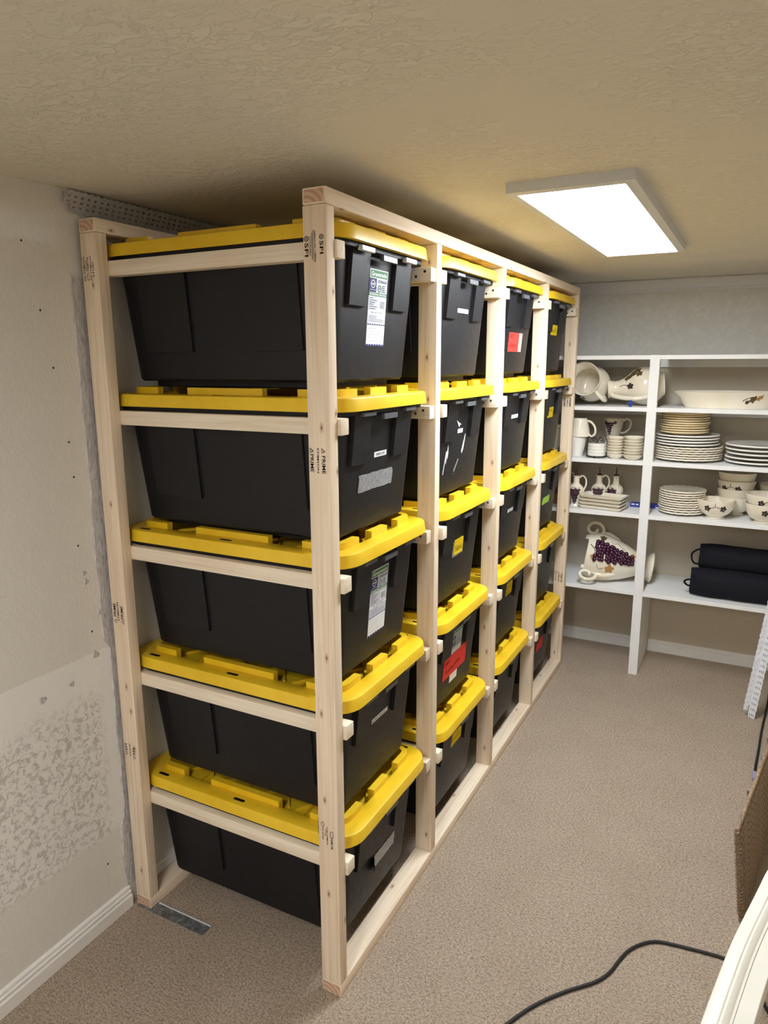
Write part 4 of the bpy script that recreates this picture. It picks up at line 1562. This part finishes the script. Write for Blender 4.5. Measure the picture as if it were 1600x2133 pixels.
# pitcher lying with its mouth to the room
t = thing('pitcher', 'cream pitcher lying on its side with its open mouth facing out', 'pitcher', (2.0, 112.0, SZ[2]))
PP = smooth_prof([(0, 0.0), (2.6, 0.0), (3.0, 0.2), (3.75, 1.8), (4.05, 3.6), (3.5, 5.6), (3.0, 7.0), (3.25, 8.2), (3.55, 8.8)], 4)
inner = smooth_prof([(3.4, 8.8), (3.05, 8.1), (2.8, 7.0), (3.25, 5.5), (3.75, 3.6), (3.4, 1.9), (2.7, 0.6), (0.0, 0.45)], 4)


def lip(r, z, a):
    if z > 7.0:
        k = (z - 7.0) / 1.8
        return r * (1 + 0.13 * k * max(0, math.cos(a - PI / 2)) ** 3), z + 0.3 * k * max(0, math.cos(a - PI / 2)) ** 2
    return r, z


ax = Vector((-0.12, -1.0, 0.20)).normalized()
PM = Matrix.Translation((0.2, 2.4, 4.05)) @ rotm(ax) @ Matrix.Rotation(R_(12), 4, 'Z')
obj('pitcher_body', MB().lathe(PP + inner, 44, PM, lip), 'cream', t, 50)
hp = [(3.3, 0, 7.6), (4.6, 0, 8.0), (5.6, 0, 6.9), (5.6, 0, 5.0), (4.6, 0, 3.4), (3.8, 0, 3.0)]
HM = Matrix.Translation((0.2, 2.4, 4.05)) @ rotm(ax) @ Matrix.Rotation(R_(-52), 4, 'Z')
pth = [HM @ Vector(p) for p in hp]
pth = [Vector((p.x, p.y, max(p.z, 0.5))) for p in pth]
obj('handle', MB().tube(spline(pth, 6), 0.45, 10), 'cream', t, 60)
leaf(t, PP[4:], 5.0, -2.2, 0.5, 'petal', PM, 5, 'painted_leaf')
grapes(t, PP[4:], 5.6, 4.0, R_(212), 3, 0.3, PM, 3)

# jug lying on its side
t = thing('jug', 'round-bodied cream jug lying with its narrow neck to the left', 'jug', (13.2, 112.0, SZ[2]))
JP = smooth_prof([(0, 0.0), (2.2, 0.0), (2.5, 0.25), (3.9, 2.0), (4.3, 4.0), (3.8, 6.0), (2.4, 7.9), (1.75, 9.3), (1.65, 10.6), (2.0, 11.6), (2.15, 11.9)], 4)
JI = [(1.9, 11.9), (1.5, 11.0), (1.45, 9.0), (0.0, 8.4)]
ax = Vector((-1, -0.16, -0.10)).normalized()
JM = Matrix.Translation((4.0, 0.6, 4.75)) @ rotm(ax)
obj('jug_body', MB().lathe(JP + JI, 44, JM), 'cream', t, 50)
# handle arches on the side facing the room
inv = JM.inverted()


def jpt(tz, r, ang):
    return JM @ Vector((r * math.cos(ang), r * math.sin(ang), tz))


# find the angle that faces (-y, slightly down)
best = max(range(72), key=lambda k: (JM.to_3x3() @ Vector((math.cos(k * PI / 36), math.sin(k * PI / 36), 0))).dot(Vector((0, -0.86, -0.5))))
ha = best * PI / 36
hb = max(range(72), key=lambda k: (JM.to_3x3() @ Vector((math.cos(k * PI / 36), math.sin(k * PI / 36), 0))).dot(Vector((0, -0.6, 0.8)))) * PI / 36
hc = max(range(72), key=lambda k: (JM.to_3x3() @ Vector((math.cos(k * PI / 36), math.sin(k * PI / 36), 0))).dot(Vector((0, -1, 0.1)))) * PI / 36
pth = [jpt(11.2, 1.9, ha), jpt(10.8, 3.0, ha), jpt(8.6, 4.3, ha), jpt(6.2, 5.0, ha), jpt(4.2, 4.8, ha), jpt(3.2, 4.2, ha)]
pth = [Vector((p.x, p.y, max(p.z, 0.45))) for p in pth]
obj('handle', MB().tube(spline(pth, 6), 0.5, 10), 'cream', t, 60)
for k, (zz, dp, s) in enumerate(((6.6, 0.0, 1.0), (5.6, 0.12, 1.0), (7.6, -0.05, 0.8), (5.2, -0.2, 0.8))):
    leaf(t, JP, zz, hb + dp, s, 'leaf', JM, 5, 'painted_leaf')
leaf(t, JP, 7.2, hc, 0.75, 'petal', JM, 5, 'painted_flower')
vine(t, JP, [(9.4, hc + 0.1), (8.4, hc + 0.2), (7.6, hc)], JM, 0.06)
# blue cross under the jug
t = thing('blue_spacer', 'tiny blue plastic cross in front of the jug', 'spacer', (11.3, 105.6, SZ[2]))
obj('cross', MB().box(-0.85, 0.85, -0.14, 0.14, 0.72, 0.95).box(-0.14, 0.14, -0.14, 0.14, 0.4, 1.5), 'blue', t, None, 0.04)
obj('base_knob', MB().lathe([(0, 0), (0.3, 0), (0.3, 0.38), (0.2, 0.45), (0, 0.45)], 12), 'blue', t, 40)


# oil cruets
CP = smooth_prof([(0, 0.0), (1.15, 0.0), (1.2, 0.15), (1.05, 0.7), (1.35, 2.2), (1.72, 3.6), (1.5, 4.5), (0.8, 5.2), (0.68, 6.0), (0.72, 6.9), (0.85, 7.1), (0.0, 7.15)], 4)
CB = mesh('cruet_body', MB().lathe(CP, 32), 'cream', 50)


def cruet(x, y, rot, label, gphi):
    t = thing('oil_cruet', label, 'cruet', (x, y, z4), (0, 0, rot), 'oil cruets')
    put('cruet_body', CB, t)
    hp = [(0.7, 0, 6.6), (1.3, 0, 7.1), (2.0, 0, 6.6), (2.25, 0, 5.6), (2.1, 0, 4.6), (1.75, 0, 3.9), (1.7, 0, 3.3)]
    obj('handle', MB().tube(spline(hp, 5), 0.2, 8), 'cream', t, 60)
    obj('stopper', MB().lathe([(0, 7.1), (0.7, 7.1), (0.55, 7.4), (0.2, 7.5), (0, 7.5)], 16), 'spout', t, 50)
    obj('spout', MB().tube([(0, 0, 7.4), (0, 0, 8.3), (-0.12, 0, 9.0)], [0.16, 0.13, 0.09], 8), 'spout', t, 60)
    grapes(t, CP[1:], 3.9, 0.8, gphi, 6, 0.26, None, 9)
    vine(t, CP[1:], [(4.2, gphi - 0.7), (4.5, gphi - 0.2), (4.3, gphi + 0.4), (4.5, gphi + 0.8)], None, 0.06)
    leaf(t, CP[1:], 4.15, gphi + 0.1, 0.35, 'leaf')
    return t


cruet(-0.05, 108.6, 0.05, 'oil cruet with purple grapes, leftmost of the three full ones', -1.62)
cruet(4.6, 111.5, 0.1, 'oil cruet with purple grapes, middle one behind the trays', -1.62)
cruet(8.3, 112.2, -1.25, 'oil cruet with its handle turned forward, rightmost of the row', -0.75)
cruet(-3.4, 112.2, 0.1, 'oil cruet mostly hidden behind the end post', -1.6)

# rectangular trays
TRP = [rrect(4.1, 2.0, 0.3, 0.0, 3), rrect(4.5, 2.35, 0.4, 0.12, 3), rrect(4.95, 2.8, 0.5, 0.72, 3), rrect(4.95, 2.8, 0.5, 0.82, 3), rrect(4.7, 2.55, 0.45, 0.80, 3),
       rrect(4.2, 2.1, 0.35, 0.3, 3)]
TR = mesh('serving_tray', MB().loft(TRP), 'cream', 45)
rn = random.Random(9)
for k in range(4):
    o = put('serving_tray', TR, None, (6.45 + rn.uniform(-.1, .1), 107.8, z4 + 0.02 + 0.78 * k), (0, 0, R_(-9) + rn.uniform(-.02, .02)),
            'rectangular cream tray in the stack before the cruets, %s' % ordinal(k, 4), 'tray', 'rectangular trays')
F = Flat(lambda u, v, l: (u, v, 0.33), 0)
for k in range(5):
    F.stroke([(-1.2 + 0.5 * k, -0.2), (-1.0 + 0.5 * k, 0.25), (-0.7 + 0.5 * k, -0.1)], 0.12)
obj('painted_vine', F.mb, 'vine', o)

# blue packets on the fourth shelf, one each side of the upright
t = thing('blue_packet', 'flat blue packet with white print behind the upright', 'packet', (15.3, 113.5, z4))
obj('packet_body', MB().box(-3.6, 3.4, -1.1, 1.1, 0, 0.9), 'blue_pack', t, None, 0.08)
F = Flat(lambda u, v, l: (u, -1.1 - l, v), 0.02)
F.rect(-3.3, -2.6, 0.55, 0.8)
F.rect(-2.3, -1.8, 0.55, 0.8)
F.rect(2.0, 2.8, 0.15, 0.4)
obj('print', F.mb, 'paper', t)

# urn lying down on the lowest shelf
t = thing('grape_urn', 'large cream urn with scroll handles and raised grapes lying on the lowest shelf', 'urn', (8.5, 112.0, SZ[5]))
UP = smooth_prof([(3.3, 0.0), (3.55, 0.3), (3.2, 0.9), (2.35, 1.9), (2.5, 3.0), (3.9, 5.8), (5.3, 9.6), (5.75, 12.2), (5.3, 14.2), (5.0, 15.2)], 4)
UI = [(4.7, 15.2), (5.0, 14.0), (4.6, 10), (2.5, 4), (0, 3.2)]
ax = Vector((-0.985, -0.17, 0.135)).normalized()
UM = Matrix.Translation((9.0, 1.2, 3.55)) @ rotm(ax)
obj('urn_body', MB().lathe([(0, 0.35), (2.6, 0.3), (3.0, 0.02)] + UP + UI, 48, UM), 'cream', t, 50)


def uang(vec):
    return max(range(72), key=lambda k: (UM.to_3x3() @ Vector((math.cos(k * PI / 36), math.sin(k * PI / 36), 0))).dot(Vector(vec))) * PI / 36


ga = uang((0, -0.84, 0.54))
mb = MB()
rn = random.Random(2)
for i in range(12):
    f = i / 11
    zz = 13.0 - 8.2 * f
    m = max(2, round(7.2 * (1 - 0.62 * f)))
    r = prof_at(UP, zz)
    for j in range(m):
        off = ((j - (m - 1) / 2) * 0.74 + (0.3 if i % 2 else 0)) / r
        a = ga + off - 0.16 * f
        p = UM @ Vector((r * math.cos(a) * 1.01, r * math.sin(a) * 1.01, zz + rn.uniform(-.25, .25)))
        mb.ball(p, (0.54, 0.54, 0.54), 9, 6)
obj('grapes', mb, 'grape', t, 60)
# which way round is "up" along the surface
sgn = 1 if (UM.to_3x3() @ Vector((math.cos(ga + 0.3), math.sin(ga + 0.3), 0))).z > (UM.to_3x3() @ Vector((math.cos(ga), math.sin(ga), 0))).z else -1
leaf(t, UP, 9.6, ga - sgn * 0.72, 1.15, 'leaf_tan', UM, 5)
leaf(t, UP, 13.6, ga - sgn * 0.3, 0.75, 'leaf_tan', UM, 5)
leaf(t, UP, 4.8, ga + sgn * 0.25, 0.7, 'leaf_tan', UM, 5)
leaf(t, UP, 12.0, ga + sgn * 0.66, 0.9, 'leaf', UM, 5)
vine(t, UP, [(14.6, ga + sgn * .25), (13.9, ga + sgn * .1), (13.4, ga - sgn * .05), (13.6, ga - sgn * .2)], UM, 0.09)
vine(t, UP, [(10.5, ga + sgn * .55), (9.4, ga + sgn * .5), (8.6, ga + sgn * .62), (8.0, ga + sgn * .5), (6.8, ga + sgn * .42)], UM, 0.05)
vine(t, UP, [(12.6, ga - sgn * .55), (12.0, ga - sgn * .75), (11.0, ga - sgn * .7)], UM, 0.05)


def scroll(ang, lift=0.0):
    pts = []
    base_z = 8.2
    rr = prof_at(UP, base_z)
    pts.append((rr - 0.3, base_z))
    pts.append((rr + 0.5, base_z + 1.4))
    pts.append((rr + 1.0, base_z + 3.2))
    cx_, cz_ = rr + 2.0, base_z + 6.2
    for k in range(26):
        a = R_(-120 + 20 * k)
        q = 2.7 * (1 - k / 32)
        pts.append((cx_ - 0.5 + q * math.sin(a + PI) * -1.0 * 0.9, cz_ + q * -math.cos(a)))
    return [UM @ Vector((r * math.cos(ang), r * math.sin(ang), z)) for r, z in pts]


for vec in ((0, -0.9, -0.52), (0, 0.35, 0.94)):
    pth = scroll(uang(vec))
    pth = [Vector((p.x, p.y, max(p.z, 0.45))) for p in pth]
    pth = [Vector((p.x, p.y, min(p.z, 15.9))) for p in pth]
    obj('scroll_handle', MB().tube(spline(pth, 3), [0.5 - 0.16 * (k / (len(pth) * 3)) for k in range((len(pth) - 1) * 3 + 1)], 10), 'cream', t, 60)


# two black carrying bags
def bag(name, label, x0, x1, y, z, ry, rz, tilt, ends):
    t = thing(name, label, 'bag', (x0, y, z), (0, R_(tilt), 0), 'black carrying bags')
    rings = []
    n = 28
    for k in range(19):
        f = k / 18
        x = (x1 - x0) * f
        e = min(1.0, 0.6 + 0.4 * math.sqrt(min(1, f / 0.11))) * min(1.0, 0.75 + 0.25 * min(1, (1 - f) / 0.06))
        ring = []
        for j in range(n):
            a = 2 * PI * j / n
            c, s = math.cos(a), math.sin(a)
            sup = (abs(c) ** 2.7 + abs(s) ** 2.7) ** (-1 / 2.7)
            w = 1 + 0.07 * noise.noise(Vector((x * 0.25, c * 1.6, s * 1.6 + y)))
            ring.append((x + 0.2 * noise.noise(Vector((c, s, f * 9))), ry * e * sup * c * w, rz + rz * (0.9 + 0.1 * e) * sup * s * w))
        rings.append(ring)
    for ring in rings:
        for q in range(n):
            p = ring[q]
            ring[q] = (p[0], p[1], max(0.02, p[2]))
    obj('bag_body', MB().loft(rings), 'canvas', t, 60)
    obj('end_strap', MB().tube(spline(ends, 6), 0.22, 6), 'strap', t, 60)
    obj('seam', MB().tube([(3.3, ry * 1.02 * math.cos(a), rz + rz * 1.02 * math.sin(a)) for a in [R_(200 + 12 * k) for k in range(8)]], 0.08, 5), 'strap', t, 60)
    return t


z5 = SZ[5]
bag('carry_bag', 'navy black zipped carry bag lying on the lowest shelf', 26.2, 54, 109.0, z5, 3.4, 3.0, 0, [(0.2, -1.0, 3.4), (-0.7, -1.2, 3.3), (-1.2, -1.0, 2.7), (-0.6, -0.9, 2.0), (0.2, -0.9, 1.9)])
bag('carry_bag', 'black carry bag with an end loop resting on top behind the other bag', 27.4, 54, 112.2, z5 + 5.35, 3.2, 2.7, 0.4, [(0.3, -0.8, 4.4), (-0.6, -0.9, 4.1), (-1.5, -1.0, 3.2), (-1.5, -1.0, 2.0), (-0.9, -0.9, 1.0), (0.2, -0.8, 0.9)])
# base for the upper bag: a third one lying behind, on the shelf
bag('carry_bag', 'black carry bag at the back of the lowest shelf under the upper bag', 27.4, 54, 116.3, z5, 3.2, 2.65, 0, [(0.2, 0, 3.0), (-0.5, 0, 3.0), (-0.7, 0, 2.2), (0.2, 0, 1.8)])

bpy.context.view_layer.update()
